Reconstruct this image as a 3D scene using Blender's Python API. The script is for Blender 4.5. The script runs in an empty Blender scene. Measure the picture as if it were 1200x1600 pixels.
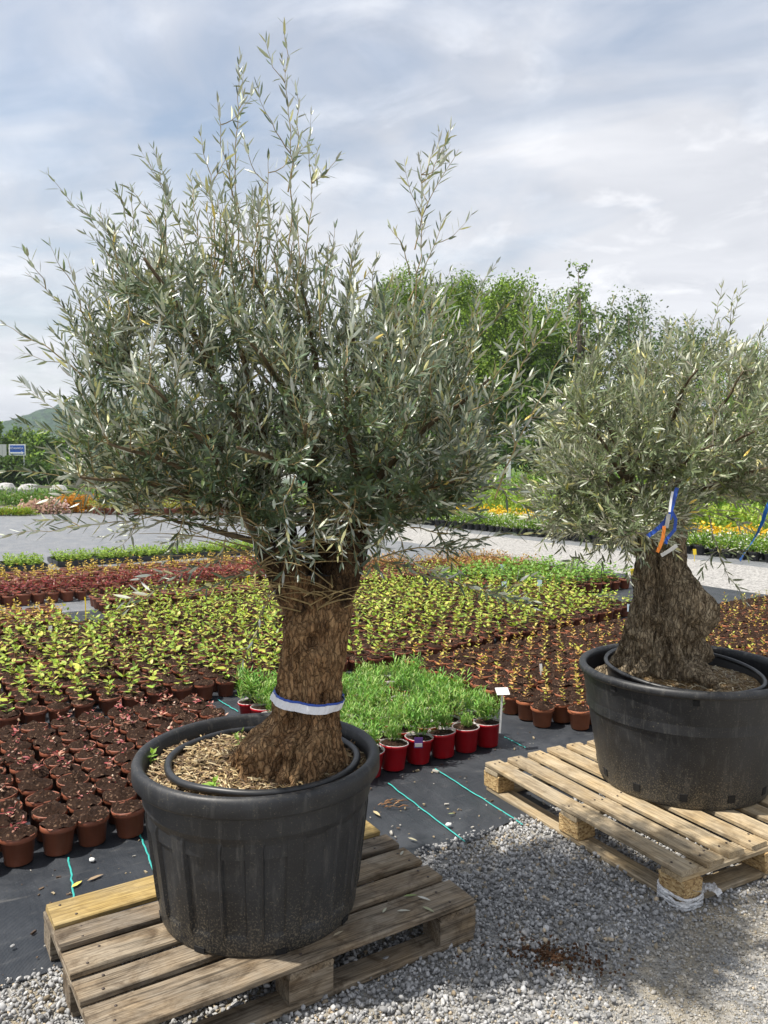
import bpy, math, random
import numpy as np
from mathutils import Vector, Matrix, noise
from math import sin, cos, pi, radians

sc = bpy.context.scene
col = sc.collection
rnd = random.Random(7)
rng = np.random.default_rng(11)

# ------------------------------------------------------------------ camera
F_PX, PITCH, CAM_H = 1257.0, 0.062, 1.61
cd = bpy.data.cameras.new('camera')
cam = bpy.data.objects.new('camera', cd)
col.objects.link(cam)
cam.location = (0, 0, CAM_H)
cam.rotation_euler = (pi / 2 - PITCH, 0, 0)
cd.sensor_fit = 'VERTICAL'
cd.sensor_height = 36.0
cd.lens = F_PX / 1600 * 36.0
cd.clip_start = 0.05
cd.clip_end = 6000
cd.dof.use_dof = True
cd.dof.focus_distance = 2.7
cd.dof.aperture_fstop = 14.0
sc.camera = cam

# ------------------------------------------------------------------ sky, sun, exposure
SUN_AZ, SUN_EL = radians(-103), radians(62)      # azimuth from +Y clockwise (negative: left)
wd = bpy.data.worlds.new('World')
sc.world = wd
wd.use_nodes = True
wn = wd.node_tree
wn.nodes.clear()


def build_world():
    nd, lk = wn.nodes, wn.links
    out = nd.new('ShaderNodeOutputWorld')
    bg = nd.new('ShaderNodeBackground')
    bg.inputs['Strength'].default_value = 0.1
    sky = nd.new('ShaderNodeTexSky')
    sky.sky_type = 'NISHITA'
    sky.sun_disc = False
    sky.sun_elevation = SUN_EL
    sky.sun_rotation = SUN_AZ
    sky.air_density = 1.3
    sky.dust_density = 1.5
    tc = nd.new('ShaderNodeTexCoord')
    sep = nd.new('ShaderNodeSeparateXYZ')
    lk.new(tc.outputs['Generated'], sep.inputs[0])

    def m(op, a, b=None):
        n = nd.new('ShaderNodeMath')
        n.operation = op
        for i, v in enumerate((a, b)):
            if v is None:
                continue
            if isinstance(v, (int, float)):
                n.inputs[i].default_value = v
            else:
                lk.new(v, n.inputs[i])
        return n.outputs[0]
    zz = m('ADD', m('MAXIMUM', sep.outputs[2], 0.0), 0.22)
    px, py = m('DIVIDE', sep.outputs[0], zz), m('DIVIDE', sep.outputs[1], zz)
    cmb = nd.new('ShaderNodeCombineXYZ')
    lk.new(m('ADD', m('MULTIPLY', px, 0.8), m('MULTIPLY', py, 0.25)), cmb.inputs[0])
    lk.new(py, cmb.inputs[1])
    cmb.inputs[2].default_value = 4.3

    def nz(scale, detail, rough, dist):
        n = nd.new('ShaderNodeTexNoise')
        lk.new(cmb.outputs[0], n.inputs['Vector'])
        n.inputs['Scale'].default_value = scale
        n.inputs['Detail'].default_value = detail
        n.inputs['Roughness'].default_value = rough
        n.inputs['Distortion'].default_value = dist
        return n.outputs[0]
    big, fine = nz(0.85, 5, 0.5, 0.6), nz(3.2, 6, 0.55, 0.7)
    dens = m('ADD', m('MULTIPLY', big, 0.66), m('MULTIPLY', fine, 0.34))
    dens = m('ADD', dens, m('MULTIPLY', m('MAXIMUM', m('SUBTRACT', 0.30, sep.outputs[2]), 0.0), 0.9))
    rp = nd.new('ShaderNodeValToRGB')
    rp.color_ramp.elements[0].position = 0.41
    rp.color_ramp.elements[0].color = (0.2, 0.2, 0.2, 1)
    rp.color_ramp.elements[1].position = 0.59
    rp.color_ramp.elements[1].color = (0.97, 0.97, 0.97, 1)
    lk.new(dens, rp.inputs[0])
    # cloud brightness varies softly
    cr = nd.new('ShaderNodeValToRGB')
    cr.color_ramp.elements[0].position = 0.3
    cr.color_ramp.elements[0].color = (4.7, 4.85, 5.3, 1)
    cr.color_ramp.elements[1].position = 0.68
    cr.color_ramp.elements[1].color = (6.9, 6.95, 7.25, 1)
    lk.new(nz(1.7, 5, 0.55, 0.8), cr.inputs[0])
    # brighter torn wisps inside the cloud sheet
    pf = nd.new('ShaderNodeValToRGB')
    pf.color_ramp.elements[0].position = 0.50
    pf.color_ramp.elements[0].color = (0, 0, 0, 1)
    pf.color_ramp.elements[1].position = 0.72
    pf.color_ramp.elements[1].color = (0.9, 0.9, 0.9, 1)
    lk.new(nz(4.6, 8, 0.6, 0.5), pf.inputs[0])
    mw = nd.new('ShaderNodeMixRGB')
    lk.new(pf.outputs[0], mw.inputs[0])
    lk.new(cr.outputs[0], mw.inputs[1])
    mw.inputs[2].default_value = (8.2, 8.2, 8.4, 1)
    cr = mw
    mx = nd.new('ShaderNodeMixRGB')
    lk.new(rp.outputs[0], mx.inputs[0])
    lk.new(sky.outputs[0], mx.inputs[1])
    lk.new(cr.outputs[0], mx.inputs[2])
    lk.new(mx.outputs[0], bg.inputs['Color'])
    lk.new(bg.outputs[0], out.inputs['Surface'])


build_world()
sl = bpy.data.lights.new('sun', 'SUN')
sun = bpy.data.objects.new('sun', sl)
col.objects.link(sun)
sl.energy = 5.0
sl.angle = radians(0.9)
sl.color = (1.0, 0.945, 0.86)
_d = Vector((sin(SUN_AZ) * cos(SUN_EL), cos(SUN_AZ) * cos(SUN_EL), sin(SUN_EL)))
sun.rotation_euler = _d.to_track_quat('Z', 'Y').to_euler()
sc.view_settings.view_transform = 'Standard'
sc.view_settings.look = 'None'
sc.view_settings.gamma = 1
sc.view_settings.exposure = 0.5
sc.view_settings.use_curve_mapping = False

# ------------------------------------------------------------------ geometry helpers
CP, SP = cos(PITCH), sin(PITCH)


def G(x, y, z=0.0):
    """point of height z seen at pixel x,y of the 1200x1600 photograph (used to measure positions)"""
    u, v = (x - 600) / F_PX, (y - 800) / F_PX
    d = (u, CP - v * SP, -SP - v * CP)
    t = (z - CAM_H) / d[2]
    return Vector((d[0] * t, d[1] * t, z))


def P(x, y, Y):
    """point in the vertical plane at distance Y"""
    u, v = (x - 600) / F_PX, (y - 800) / F_PX
    d = (u, CP - v * SP, -SP - v * CP)
    t = Y / d[1]
    return Vector((d[0] * t, Y, CAM_H + d[2] * t))


def pix(p):
    x, y, z = p[0], p[1], p[2] - CAM_H
    d = y * CP - z * SP
    if d < 0.05:
        return (-9999, -9999, d)
    return (600 + F_PX * x / d, 800 - F_PX * (y * SP + z * CP) / d, d)


def inview(p, mx=70, top=-100, bot=1700):
    a, b, d = pix(p)
    return -mx < a < 1200 + mx and top < b < bot


ANG = radians(33)
CA, SA = cos(ANG), sin(ANG)


def W(u, v, z=0.0):
    return Vector((u * CA - v * SA, u * SA + v * CA, z))


def mesh(name, V, Fc, mats, midx=None, smooth=True, tint=None):
    me = bpy.data.meshes.new(name)
    if isinstance(V, np.ndarray) and isinstance(Fc, np.ndarray):
        n, k = Fc.shape
        me.vertices.add(len(V))
        me.vertices.foreach_set('co', np.ascontiguousarray(V, np.float32).ravel())
        me.loops.add(n * k)
        me.loops.foreach_set('vertex_index', np.ascontiguousarray(Fc, np.int32).ravel())
        me.polygons.add(n)
        me.polygons.foreach_set('loop_start', np.arange(0, n * k, k, dtype=np.int32))
        me.update(calc_edges=True)
    else:
        me.from_pydata([tuple(v) for v in V], [], [tuple(f) for f in Fc])
        me.update()
    for m in (mats if isinstance(mats, (list, tuple)) else [mats]):
        me.materials.append(m)
    if midx is not None:
        me.polygons.foreach_set('material_index', np.asarray(midx, np.int32))
    if smooth:
        me.polygons.foreach_set('use_smooth', np.ones(len(me.polygons), bool))
    if tint is not None:
        at = me.attributes.new('tint', 'FLOAT_COLOR', 'POINT')
        t = np.ones((len(V), 4), np.float32)
        t[:, :3] = tint
        at.data.foreach_set('color', t.ravel())
    return me


def link(name, me, parent=None, loc=None, rz=None, kind=None):
    o = bpy.data.objects.new(name, me)
    col.objects.link(o)
    if parent is not None:
        o.parent = parent
    if loc is not None:
        o.location = loc
    if rz is not None:
        o.rotation_euler = (0, 0, rz)
    if kind:
        o['kind'] = kind
    return o


def tag(o, label, cat, group=None):
    o['label'] = label
    o['category'] = cat
    if group:
        o['group'] = group
    return o


def thing(name, label, cat, loc=(0, 0, 0), rz=0.0, group=None):
    o = bpy.data.objects.new(name, None)
    col.objects.link(o)
    o.empty_display_size = 0.05
    o.location = loc
    o.rotation_euler = (0, 0, rz)
    return tag(o, label, cat, group)


class MB:
    """collects triangles/quads, then becomes one mesh"""

    def __init__(s):
        s.v, s.f, s.m, s.t = [], [], [], []

    def add(s, V, Fc, mi=0, tint=(1, 1, 1)):
        b = len(s.v)
        s.v += [tuple(v) for v in V]
        s.f += [tuple(i + b for i in f) for f in Fc]
        s.m += [mi] * len(Fc)
        s.t += [tint] * len(V)

    def box(s, c, size, mi=0, rz=0.0, jit=0.0):
        x, y, z = size[0] / 2, size[1] / 2, size[2] / 2
        V = []
        for dx, dy, dz in ((-x, -y, -z), (x, -y, -z), (x, y, -z), (-x, y, -z), (-x, -y, z), (x, -y, z), (x, y, z), (-x, y, z)):
            dx += rnd.uniform(-jit, jit); dy += rnd.uniform(-jit, jit); dz += rnd.uniform(-jit, jit)
            V.append((c[0] + dx * cos(rz) - dy * sin(rz), c[1] + dx * sin(rz) + dy * cos(rz), c[2] + dz))
        s.add(V, [(0, 3, 2, 1), (4, 5, 6, 7), (0, 1, 5, 4), (1, 2, 6, 5), (2, 3, 7, 6), (3, 0, 4, 7)], mi)

    def lathe(s, prof, n=20, c=(0, 0, 0), mi=0, fn=None):
        V, Fc = [], []
        for i, (r, z) in enumerate(prof):
            for k in range(n):
                a = 2 * pi * k / n
                rr = r if fn is None else fn(r, z, a)
                V.append((c[0] + rr * cos(a), c[1] + rr * sin(a), c[2] + z))
        for i in range(len(prof) - 1):
            for k in range(n):
                k2 = (k + 1) % n
                Fc.append((i * n + k, i * n + k2, (i + 1) * n + k2, (i + 1) * n + k))
        s.add(V, Fc, mi)

    def tube(s, pts, rad, k=6, mi=0, tint=(1, 1, 1), cap=True):
        V, Fc = tube_vf(pts, rad, k, cap)
        s.add(V, Fc, mi, tint)

    def make(s, name, mats, smooth=True):
        return mesh(name, s.v, s.f, mats, s.m, smooth, np.array(s.t, np.float32))


def tube_vf(pts, rad, k=6, cap=True):
    pts = [Vector(p) for p in pts]
    V, Fc = [], []
    up = None
    for i, p in enumerate(pts):
        d = (pts[min(i + 1, len(pts) - 1)] - pts[max(i - 1, 0)]).normalized()
        if up is None:
            up = d.orthogonal().normalized()
        up = (up - d * up.dot(d))
        up = up.normalized() if up.length > 1e-6 else d.orthogonal().normalized()
        b = d.cross(up)
        r = rad[i] if isinstance(rad, (list, tuple)) else rad
        for j in range(k):
            a = 2 * pi * j / k
            V.append(p + up * (r * cos(a)) + b * (r * sin(a)))
    for i in range(len(pts) - 1):
        for j in range(k):
            j2 = (j + 1) % k
            Fc.append((i * k + j, i * k + j2, (i + 1) * k + j2, (i + 1) * k + j))
    if cap:
        Fc.append(tuple(range(k - 1, -1, -1)))
        n = (len(pts) - 1) * k
        Fc.append(tuple(range(n, n + k)))
    return V, Fc


LT = np.array([[0, 0.06, 0], [.3, 1, .0], [.3, 0, -1], [.3, -1, 0], [.68, .82, 0], [.68, 0, -1], [.68, -.82, 0], [1, 0, 0]])
LF = np.array([[0, 2, 1], [0, 3, 2], [1, 2, 5], [1, 5, 4], [2, 3, 6], [2, 6, 5], [4, 5, 7], [5, 6, 7]])


def leaves_np(pos, ax, nr, ln, wd_, bend, crease=0.25):
    """bake lance-shaped leaves: 8 vertices, 8 triangles each"""
    n = len(pos)
    ax = ax / np.linalg.norm(ax, axis=1, keepdims=True)
    nr = nr - ax * (nr * ax).sum(1, keepdims=True)
    nr = nr / (np.linalg.norm(nr, axis=1, keepdims=True) + 1e-9)
    sd = np.cross(nr, ax)
    t = LT[:, 0][None, :, None]
    V = pos[:, None] + ax[:, None] * t * ln[:, None, None] \
        + sd[:, None] * LT[:, 1][None, :, None] * (wd_ / 2)[:, None, None] \
        + nr[:, None] * (LT[:, 2][None, :, None] * (wd_ / 2 * crease)[:, None, None] - (t ** 2) * (bend * ln)[:, None, None])
    Fc = LF[None] + (np.arange(n) * 8)[:, None, None]
    return V.reshape(-1, 3), Fc.reshape(-1, 3)


def hsv_jit(c, a=0.15):
    k = 1 + rnd.uniform(-a, a)
    return tuple(max(0.0, min(1.0, x * k * (1 + rnd.uniform(-a * .4, a * .4)))) for x in c)


# ------------------------------------------------------------------ materials
def newmat(name):
    m = bpy.data.materials.new(name)
    m.use_nodes = True
    nt = m.node_tree
    b = nt.nodes['Principled BSDF']
    return m, nt, b


def nd(nt, typ, ins=None, **props):
    n = nt.nodes.new(typ)
    for k, v in props.items():
        setattr(n, k, v)
    for k, v in (ins or {}).items():
        if hasattr(v, 'is_output'):
            nt.links.new(v, n.inputs[k])
        else:
            n.inputs[k].default_value = v
    return n


def ramp(nt, fac, stops, interp='LINEAR'):
    n = nt.nodes.new('ShaderNodeValToRGB')
    n.color_ramp.interpolation = interp
    e = n.color_ramp.elements
    while len(e) < len(stops):
        e.new(0.5)
    for i, (p, c) in enumerate(stops):
        e[i].position = p
        e[i].color = (*c, 1) if len(c) == 3 else c
    nt.links.new(fac, n.inputs[0])
    return n.outputs[0]


def mixc(nt, fac, a, b, mode='MIX'):
    n = nt.nodes.new('ShaderNodeMixRGB')
    n.blend_type = mode
    for i, v in enumerate((fac, a, b)):
        if hasattr(v, 'is_output'):
            nt.links.new(v, n.inputs[i])
        elif i == 0:
            n.inputs[0].default_value = v
        else:
            n.inputs[i].default_value = (*v, 1)
    return n.outputs[0]


def coords(nt, scale=(1, 1, 1), kind='Object', offset=True):
    tc = nt.nodes.new('ShaderNodeTexCoord')
    v = tc.outputs[kind]
    if offset:
        oi = nt.nodes.new('ShaderNodeObjectInfo')
        s = nd(nt, 'ShaderNodeVectorMath', {0: (37.0, 53.0, 19.0)}, operation='SCALE')
        nt.links.new(oi.outputs['Random'], s.inputs['Scale'])
        v = nd(nt, 'ShaderNodeVectorMath', {0: v, 1: s.outputs[0]}, operation='ADD').outputs[0]
    return nd(nt, 'ShaderNodeMapping', {'Vector': v, 'Scale': scale}).outputs[0]


def nzt(nt, v, scale, detail=4, rough=0.55, dist=0.0):
    return nd(nt, 'ShaderNodeTexNoise', {'Vector': v, 'Scale': scale, 'Detail': detail, 'Roughness': rough, 'Distortion': dist}).outputs[0]


def bump(nt, bsdf, h, strength, dist):
    n = nd(nt, 'ShaderNodeBump', {'Height': h, 'Strength': strength, 'Distance': dist})
    nt.links.new(n.outputs[0], bsdf.inputs['Normal'])


def plain(name, c, rough=0.5, var=0.12, spec=0.5, scale=30, bmp=0.0):
    m, nt, b = newmat(name)
    v = coords(nt)
    n = nzt(nt, v, scale, 3)
    lo, hi = tuple(x * (1 - var) for x in c), tuple(min(1, x * (1 + var)) for x in c)
    nt.links.new(ramp(nt, n, [(0.3, lo), (0.7, hi)]), b.inputs['Base Color'])
    b.inputs['Roughness'].default_value = rough
    b.inputs['Specular IOR Level'].default_value = spec
    if bmp:
        bump(nt, b, nzt(nt, v, scale * 3, 3), bmp, 0.004)
    return m


def wood(name, dark, light, grey, greyness=0.5, stain=0.3):
    m, nt, b = newmat(name)
    v = coords(nt, (1.6, 16, 16))
    g = nzt(nt, v, 3.0, 6, 0.65, 0.6)
    fine = nzt(nt, coords(nt, (4, 120, 120)), 2.0, 3, 0.6)
    base = ramp(nt, g, [(0.3, dark), (0.68, light)])
    v2 = coords(nt, (1, 1.6, 1.6))
    blot = nzt(nt, v2, 5.0, 5, 0.6, 0.4)
    f = ramp(nt, blot, [(0.5 - 0.35 * greyness, (0, 0, 0)), (0.75 - 0.25 * greyness, (0.85, 0.85, 0.85))])
    c = mixc(nt, f, base, grey)
    st = ramp(nt, nzt(nt, v2, 9.0, 6, 0.7, 0.8), [(0.47, (1, 1, 1)), (0.66, (1 - stain * .75, 1 - stain * .8, 1 - stain * .85))])
    c = mixc(nt, 1.0, c, st, 'MULTIPLY')
    c = mixc(nt, 0.75, c, ramp(nt, fine, [(0.33, (0.5, 0.47, 0.44)), (0.6, (1.1, 1.1, 1.1))]), 'MULTIPLY')
    long = nzt(nt, coords(nt, (.9, 30, 30)), 2.5, 5, 0.7, 0.8)
    c = mixc(nt, 0.8, c, ramp(nt, long, [(0.36, (1 - stain,) * 3), (0.5, (1, 1, 1))]), 'MULTIPLY')
    # knots
    kn = nd(nt, 'ShaderNodeTexVoronoi', {'Vector': coords(nt, (3.0, 9, 9)), 'Scale': 1.1}).outputs['Distance']
    c = mixc(nt, ramp(nt, kn, [(0.05, (0.8, 0.8, 0.8)), (0.11, (0, 0, 0))]), c, tuple(x * 0.35 for x in dark))
    oi = nt.nodes.new('ShaderNodeObjectInfo')
    c = mixc(nt, 1.0, c, ramp(nt, oi.outputs['Random'], [(0, (0.78, 0.78, 0.8)), (1, (1.12, 1.1, 1.06))]), 'MULTIPLY')
    nt.links.new(c, b.inputs['Base Color'])
    b.inputs['Roughness'].default_value = 0.8
    b.inputs['Specular IOR Level'].default_value = 0.25
    h = mixc(nt, 0.5, fine, g)
    bump(nt, b, h, 0.55, 0.004)
    return m


M_WOOD_OLD = wood('weathered wood', (0.13, 0.088, 0.05), (0.35, 0.265, 0.165), (0.27, 0.235, 0.185), 0.6, 0.75)
M_WOOD_YEL = wood('yellowed wood', (0.28, 0.19, 0.065), (0.50, 0.37, 0.145), (0.38, 0.30, 0.16), 0.25, 0.35)
M_WOOD_NEW = wood('pale pallet wood', (0.33, 0.235, 0.12), (0.54, 0.42, 0.25), (0.44, 0.375, 0.27), 0.5, 0.45)


def chip():
    m, nt, b = newmat('pressed chip block')
    v = coords(nt, (1, 1, 1.8))
    vo = nd(nt, 'ShaderNodeTexVoronoi', {'Vector': v, 'Scale': 95.0})
    c = ramp(nt, nd(nt, 'ShaderNodeSeparateColor', {0: vo.outputs['Color']}).outputs[0],
             [(0.0, (0.2, 0.115, 0.045)), (0.5, (0.42, 0.28, 0.12)), (1.0, (0.55, 0.40, 0.2))])
    nt.links.new(c, b.inputs['Base Color'])
    b.inputs['Roughness'].default_value = 0.85
    bump(nt, b, vo.outputs['Distance'], 0.6, 0.004)
    return m


M_CHIP = chip()
M_NAIL = plain('rusty nail', (0.05, 0.035, 0.028), 0.6)


def black_plastic(name, top=0.5, hi=0.42, dust=1.0):
    m, nt, b = newmat(name)
    tc = nt.nodes.new('ShaderNodeTexCoord')
    v = tc.outputs['Object']
    z = nd(nt, 'ShaderNodeSeparateXYZ', {0: v}).outputs[2]
    streak = nzt(nt, nd(nt, 'ShaderNodeMapping', {'Vector': v, 'Scale': (26, 26, 3)}).outputs[0], 1.5, 6, 0.7)
    spot = nzt(nt, v, 170, 3, 0.7)
    blot = nzt(nt, v, 6, 6, 0.7, 0.7)
    base = mixc(nt, ramp(nt, blot, [(0.42, (0, 0, 0)), (0.7, (0.6, 0.6, 0.6))]), (0.0095, 0.0105, 0.0125), (0.034, 0.036, 0.04))
    base = mixc(nt, ramp(nt, streak, [(0.54, (0, 0, 0)), (0.72, (0.5, 0.5, 0.5))]), base, (0.10, 0.096, 0.088))
    # soil splashes sticking to the wall near the foot
    mr = nd(nt, 'ShaderNodeMapRange', {0: z, 1: 0.0, 2: 0.22, 3: 0.13 * dust, 4: 0.0}).outputs[0]
    s = nd(nt, 'ShaderNodeMath', {0: spot, 1: mr}, operation='ADD').outputs[0]
    base = mixc(nt, ramp(nt, s, [(0.60, (0, 0, 0)), (0.74, (0.75, 0.75, 0.75))]), base, (0.17, 0.145, 0.10))
    nt.links.new(base, b.inputs['Base Color'])
    rr = ramp(nt, blot, [(0.3, (hi,) * 3), (0.75, (hi + 0.22,) * 3)])
    nt.links.new(rr, b.inputs['Roughness'])
    bump(nt, b, spot, 0.12, 0.002)
    return m


M_BLACK = black_plastic('black plastic tub')
M_BLACK2 = black_plastic('grey black plastic tub', hi=0.4, dust=1.15)
M_HOSE = plain('black rubber', (0.018, 0.019, 0.021), 0.42, 0.2)
M_HOLE = plain('dark opening', (0.006, 0.006, 0.006), 0.9)
M_TERRA = plain('terracotta plastic', (0.235, 0.078, 0.042), 0.42, 0.16, 0.45, 14)
M_TERRA2 = plain('sunlit orange terracotta plastic', (0.36, 0.125, 0.06), 0.45, 0.16, 0.4, 14)  # same terracotta, with sunlight put into a lighter orange
M_RED = plain('red plastic', (0.50, 0.010, 0.018), 0.33, 0.1, 0.5, 14)
M_REDIN = plain('pale pot lining', (0.5, 0.46, 0.46), 0.5, 0.1)
M_SMALLBLACK = plain('small black pot', (0.025, 0.027, 0.03), 0.45)


def soil_mat(name, a, b_, chips=(0.2, 0.15, 0.1), amount=0.7):
    m, nt, b = newmat(name)
    v = coords(nt)
    n = nzt(nt, v, 90, 5, 0.7)
    c = ramp(nt, n, [(0.3, a), (0.7, b_)])
    vo = nd(nt, 'ShaderNodeTexVoronoi', {'Vector': v, 'Scale': 130.0})
    r = nd(nt, 'ShaderNodeSeparateColor', {0: vo.outputs['Color']}).outputs[0]
    c = mixc(nt, ramp(nt, r, [(amount + 0.2, (0, 0, 0)), (amount + 0.26, (0.8, 0.8, 0.8))]), c, chips)
    nt.links.new(c, b.inputs['Base Color'])
    b.inputs['Roughness'].default_value = 0.95
    b.inputs['Specular IOR Level'].default_value = 0.15
    bump(nt, b, n, 0.9, 0.012)
    return m


M_SOIL = soil_mat('peaty potting soil', (0.009, 0.005, 0.0035), (0.05, 0.026, 0.016), (0.16, 0.10, 0.065))
M_SPILL = soil_mat('reddish brown soil', (0.05, 0.024, 0.012), (0.14, 0.07, 0.035))
M_MULCH = soil_mat('dry root soil', (0.07, 0.043, 0.02), (0.22, 0.145, 0.07), (0.35, 0.27, 0.16), 0.5)
M_STRAW, _nt, _b = newmat('straw')
_at = nd(_nt, 'ShaderNodeAttribute', attribute_name='tint')
_nt.links.new(_at.outputs['Color'], _b.inputs['Base Color'])
_b.inputs['Roughness'].default_value = 0.7


def leaf_mat(name, rough=0.45, trans=0.3, spec=0.4):
    """leaf colour comes from each leaf's own tint"""
    m, nt, b = newmat(name)
    at = nd(nt, 'ShaderNodeAttribute', attribute_name='tint').outputs['Color']
    nt.links.new(at, b.inputs['Base Color'])
    b.inputs['Roughness'].default_value = rough
    b.inputs['Specular IOR Level'].default_value = spec
    tr = nt.nodes.new('ShaderNodeBsdfTranslucent')
    nt.links.new(mixc(nt, 1.0, at, (1.0, 1.05, 0.6), 'MULTIPLY'), tr.inputs['Color'])
    mx = nt.nodes.new('ShaderNodeMixShader')
    mx.inputs[0].default_value = trans
    nt.links.new(b.outputs[0], mx.inputs[1])
    nt.links.new(tr.outputs[0], mx.inputs[2])
    nt.links.new(mx.outputs[0], nt.nodes['Material Output'].inputs['Surface'])
    return m


M_LEAF = leaf_mat('soft leaf')
M_FOLI = leaf_mat('tree foliage', 0.6, 0.35, 0.25)


def olive_mat(name, upper, under):
    """olive leaves: dark glossy upper side, silvery felted underside"""
    m, nt, b = newmat(name)
    at = nd(nt, 'ShaderNodeAttribute', attribute_name='tint').outputs['Color']
    geo = nt.nodes.new('ShaderNodeNewGeometry')
    c = mixc(nt, geo.outputs['Backfacing'], upper, under)
    c = mixc(nt, 1.0, c, at, 'MULTIPLY')
    nt.links.new(c, b.inputs['Base Color'])
    rr = ramp(nt, geo.outputs['Backfacing'], [(0, (0.38,) * 3), (1, (0.55,) * 3)])
    nt.links.new(rr, b.inputs['Roughness'])
    b.inputs['Specular IOR Level'].default_value = 0.75
    tr = nt.nodes.new('ShaderNodeBsdfTranslucent')
    tr.inputs['Color'].default_value = (0.20, 0.24, 0.05, 1)
    mx = nt.nodes.new('ShaderNodeMixShader')
    mx.inputs[0].default_value = 0.11
    nt.links.new(b.outputs[0], mx.inputs[1])
    nt.links.new(tr.outputs[0], mx.inputs[2])
    nt.links.new(mx.outputs[0], nt.nodes['Material Output'].inputs['Surface'])
    return m


M_OLIVE = olive_mat('olive leaf', (0.068, 0.108, 0.058), (0.60, 0.64, 0.56))
M_OLIVE2 = olive_mat('pale olive leaf', (0.135, 0.175, 0.085), (0.66, 0.68, 0.55))
M_TWIG = plain('olive twig', (0.29, 0.215, 0.095), 0.7, 0.3)
M_LIMB = plain('olive limb bark', (0.105, 0.078, 0.047), 0.85, 0.4, 0.2, 40, 0.4)
M_TWIG2 = plain('grey olive twig', (0.29, 0.26, 0.2), 0.7, 0.3)


def bark(name, dark, mid, light):
    m, nt, b = newmat(name)
    tc = nt.nodes.new('ShaderNodeTexCoord')
    v = tc.outputs['Object']
    vs = nd(nt, 'ShaderNodeMapping', {'Vector': v, 'Scale': (1, 1, 0.26)}).outputs[0]
    n1 = nzt(nt, vs, 46, 8, 0.7, 0.5)
    wv = nd(nt, 'ShaderNodeVectorMath', {0: vs, 1: nd(nt, 'ShaderNodeVectorMath', {0: nd(nt, 'ShaderNodeTexNoise', {'Vector': v, 'Scale': 30.0, 'Detail': 6.0}).outputs['Color'], 1: (.03, .03, .012)}, operation='MULTIPLY').outputs[0]}, operation='ADD').outputs[0]
    vo = nd(nt, 'ShaderNodeTexVoronoi', {'Vector': wv, 'Scale': 70.0, 'Randomness': 1.0}, feature='DISTANCE_TO_EDGE').outputs['Distance']
    n2 = nzt(nt, v, 15, 6, 0.7, 0.6)
    c = ramp(nt, n1, [(0.28, dark), (0.5, mid), (0.72, light)])
    c = mixc(nt, ramp(nt, n2, [(0.42, (0, 0, 0)), (0.62, (0.85, 0.85, 0.85))]), c, mixc(nt, 0.55, c, light))
    c = mixc(nt, ramp(nt, nzt(nt, v, 21, 4, 0.6), [(0.35, (0.25, 0.25, 0.25)), (0.65, (1, 1, 1))]), c, mixc(nt, 1.0, c, ramp(nt, vo, [(0.0, (0.30, 0.27, 0.25)), (0.09, (1, 1, 1))]), 'MULTIPLY'))
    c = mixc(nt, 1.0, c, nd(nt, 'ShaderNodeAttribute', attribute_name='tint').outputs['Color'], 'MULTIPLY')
    nt.links.new(c, b.inputs['Base Color'])
    b.inputs['Roughness'].default_value = 0.9
    b.inputs['Specular IOR Level'].default_value = 0.2
    h = mixc(nt, 0.4, n1, ramp(nt, vo, [(0.0, (0, 0, 0)), (0.16, (1, 1, 1))]))
    bump(nt, b, h, 1.0, 0.03)
    return m


M_BARK = bark('olive bark brown', (0.08, 0.042, 0.02), (0.28, 0.155, 0.072), (0.54, 0.36, 0.19))
M_BARKD = bark('shaded old dark stub wood', (0.016, 0.011, 0.008), (0.06, 0.038, 0.023), (0.16, 0.105, 0.06))  # stub wood colours darkened with crown shade
M_BARK2 = bark('olive bark grey', (0.06, 0.043, 0.026), (0.26, 0.195, 0.12), (0.62, 0.51, 0.35))
M_CUT = plain('dark cut wood', (0.035, 0.032, 0.03), 0.9, 0.5, 0.2, 60, 0.5)
M_TRUNK = plain('far trunk bark', (0.12, 0.095, 0.07), 0.9, 0.3)


def ground_mat():
    m, nt, b = newmat('gravel and dust')
    tc = nt.nodes.new('ShaderNodeTexCoord')
    v = tc.outputs['Object']
    vo = nd(nt, 'ShaderNodeTexVoronoi', {'Vector': v, 'Scale': 75.0})
    vo2 = nd(nt, 'ShaderNodeTexVoronoi', {'Vector': v, 'Scale': 260.0})
    r = nd(nt, 'ShaderNodeSeparateColor', {0: vo.outputs['Color']}).outputs[0]
    r2 = nd(nt, 'ShaderNodeSeparateColor', {0: vo2.outputs['Color']}).outputs[0]
    stone = ramp(nt, r, [(0, (0.20, 0.20, 0.196)), (0.6, (0.32, 0.317, 0.308)), (1, (0.44, 0.435, 0.42))])
    dust = ramp(nt, r2, [(0, (0.24, 0.205, 0.145)), (0.7, (0.35, 0.30, 0.215)), (1, (0.42, 0.375, 0.285))])
    big = nzt(nt, v, 1.7, 5, 0.6, 0.5)
    f = ramp(nt, big, [(0.46, (0, 0, 0)), (0.62, (1, 1, 1))])
    nt.links.new(mixc(nt, f, stone, dust), b.inputs['Base Color'])
    b.inputs['Roughness'].default_value = 0.92
    b.inputs['Specular IOR Level'].default_value = 0.2
    bump(nt, b, mixc(nt, 0.5, vo.outputs['Distance'], vo2.outputs['Distance']), 0.8, 0.012)
    return m


M_GROUND = ground_mat()


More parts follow.
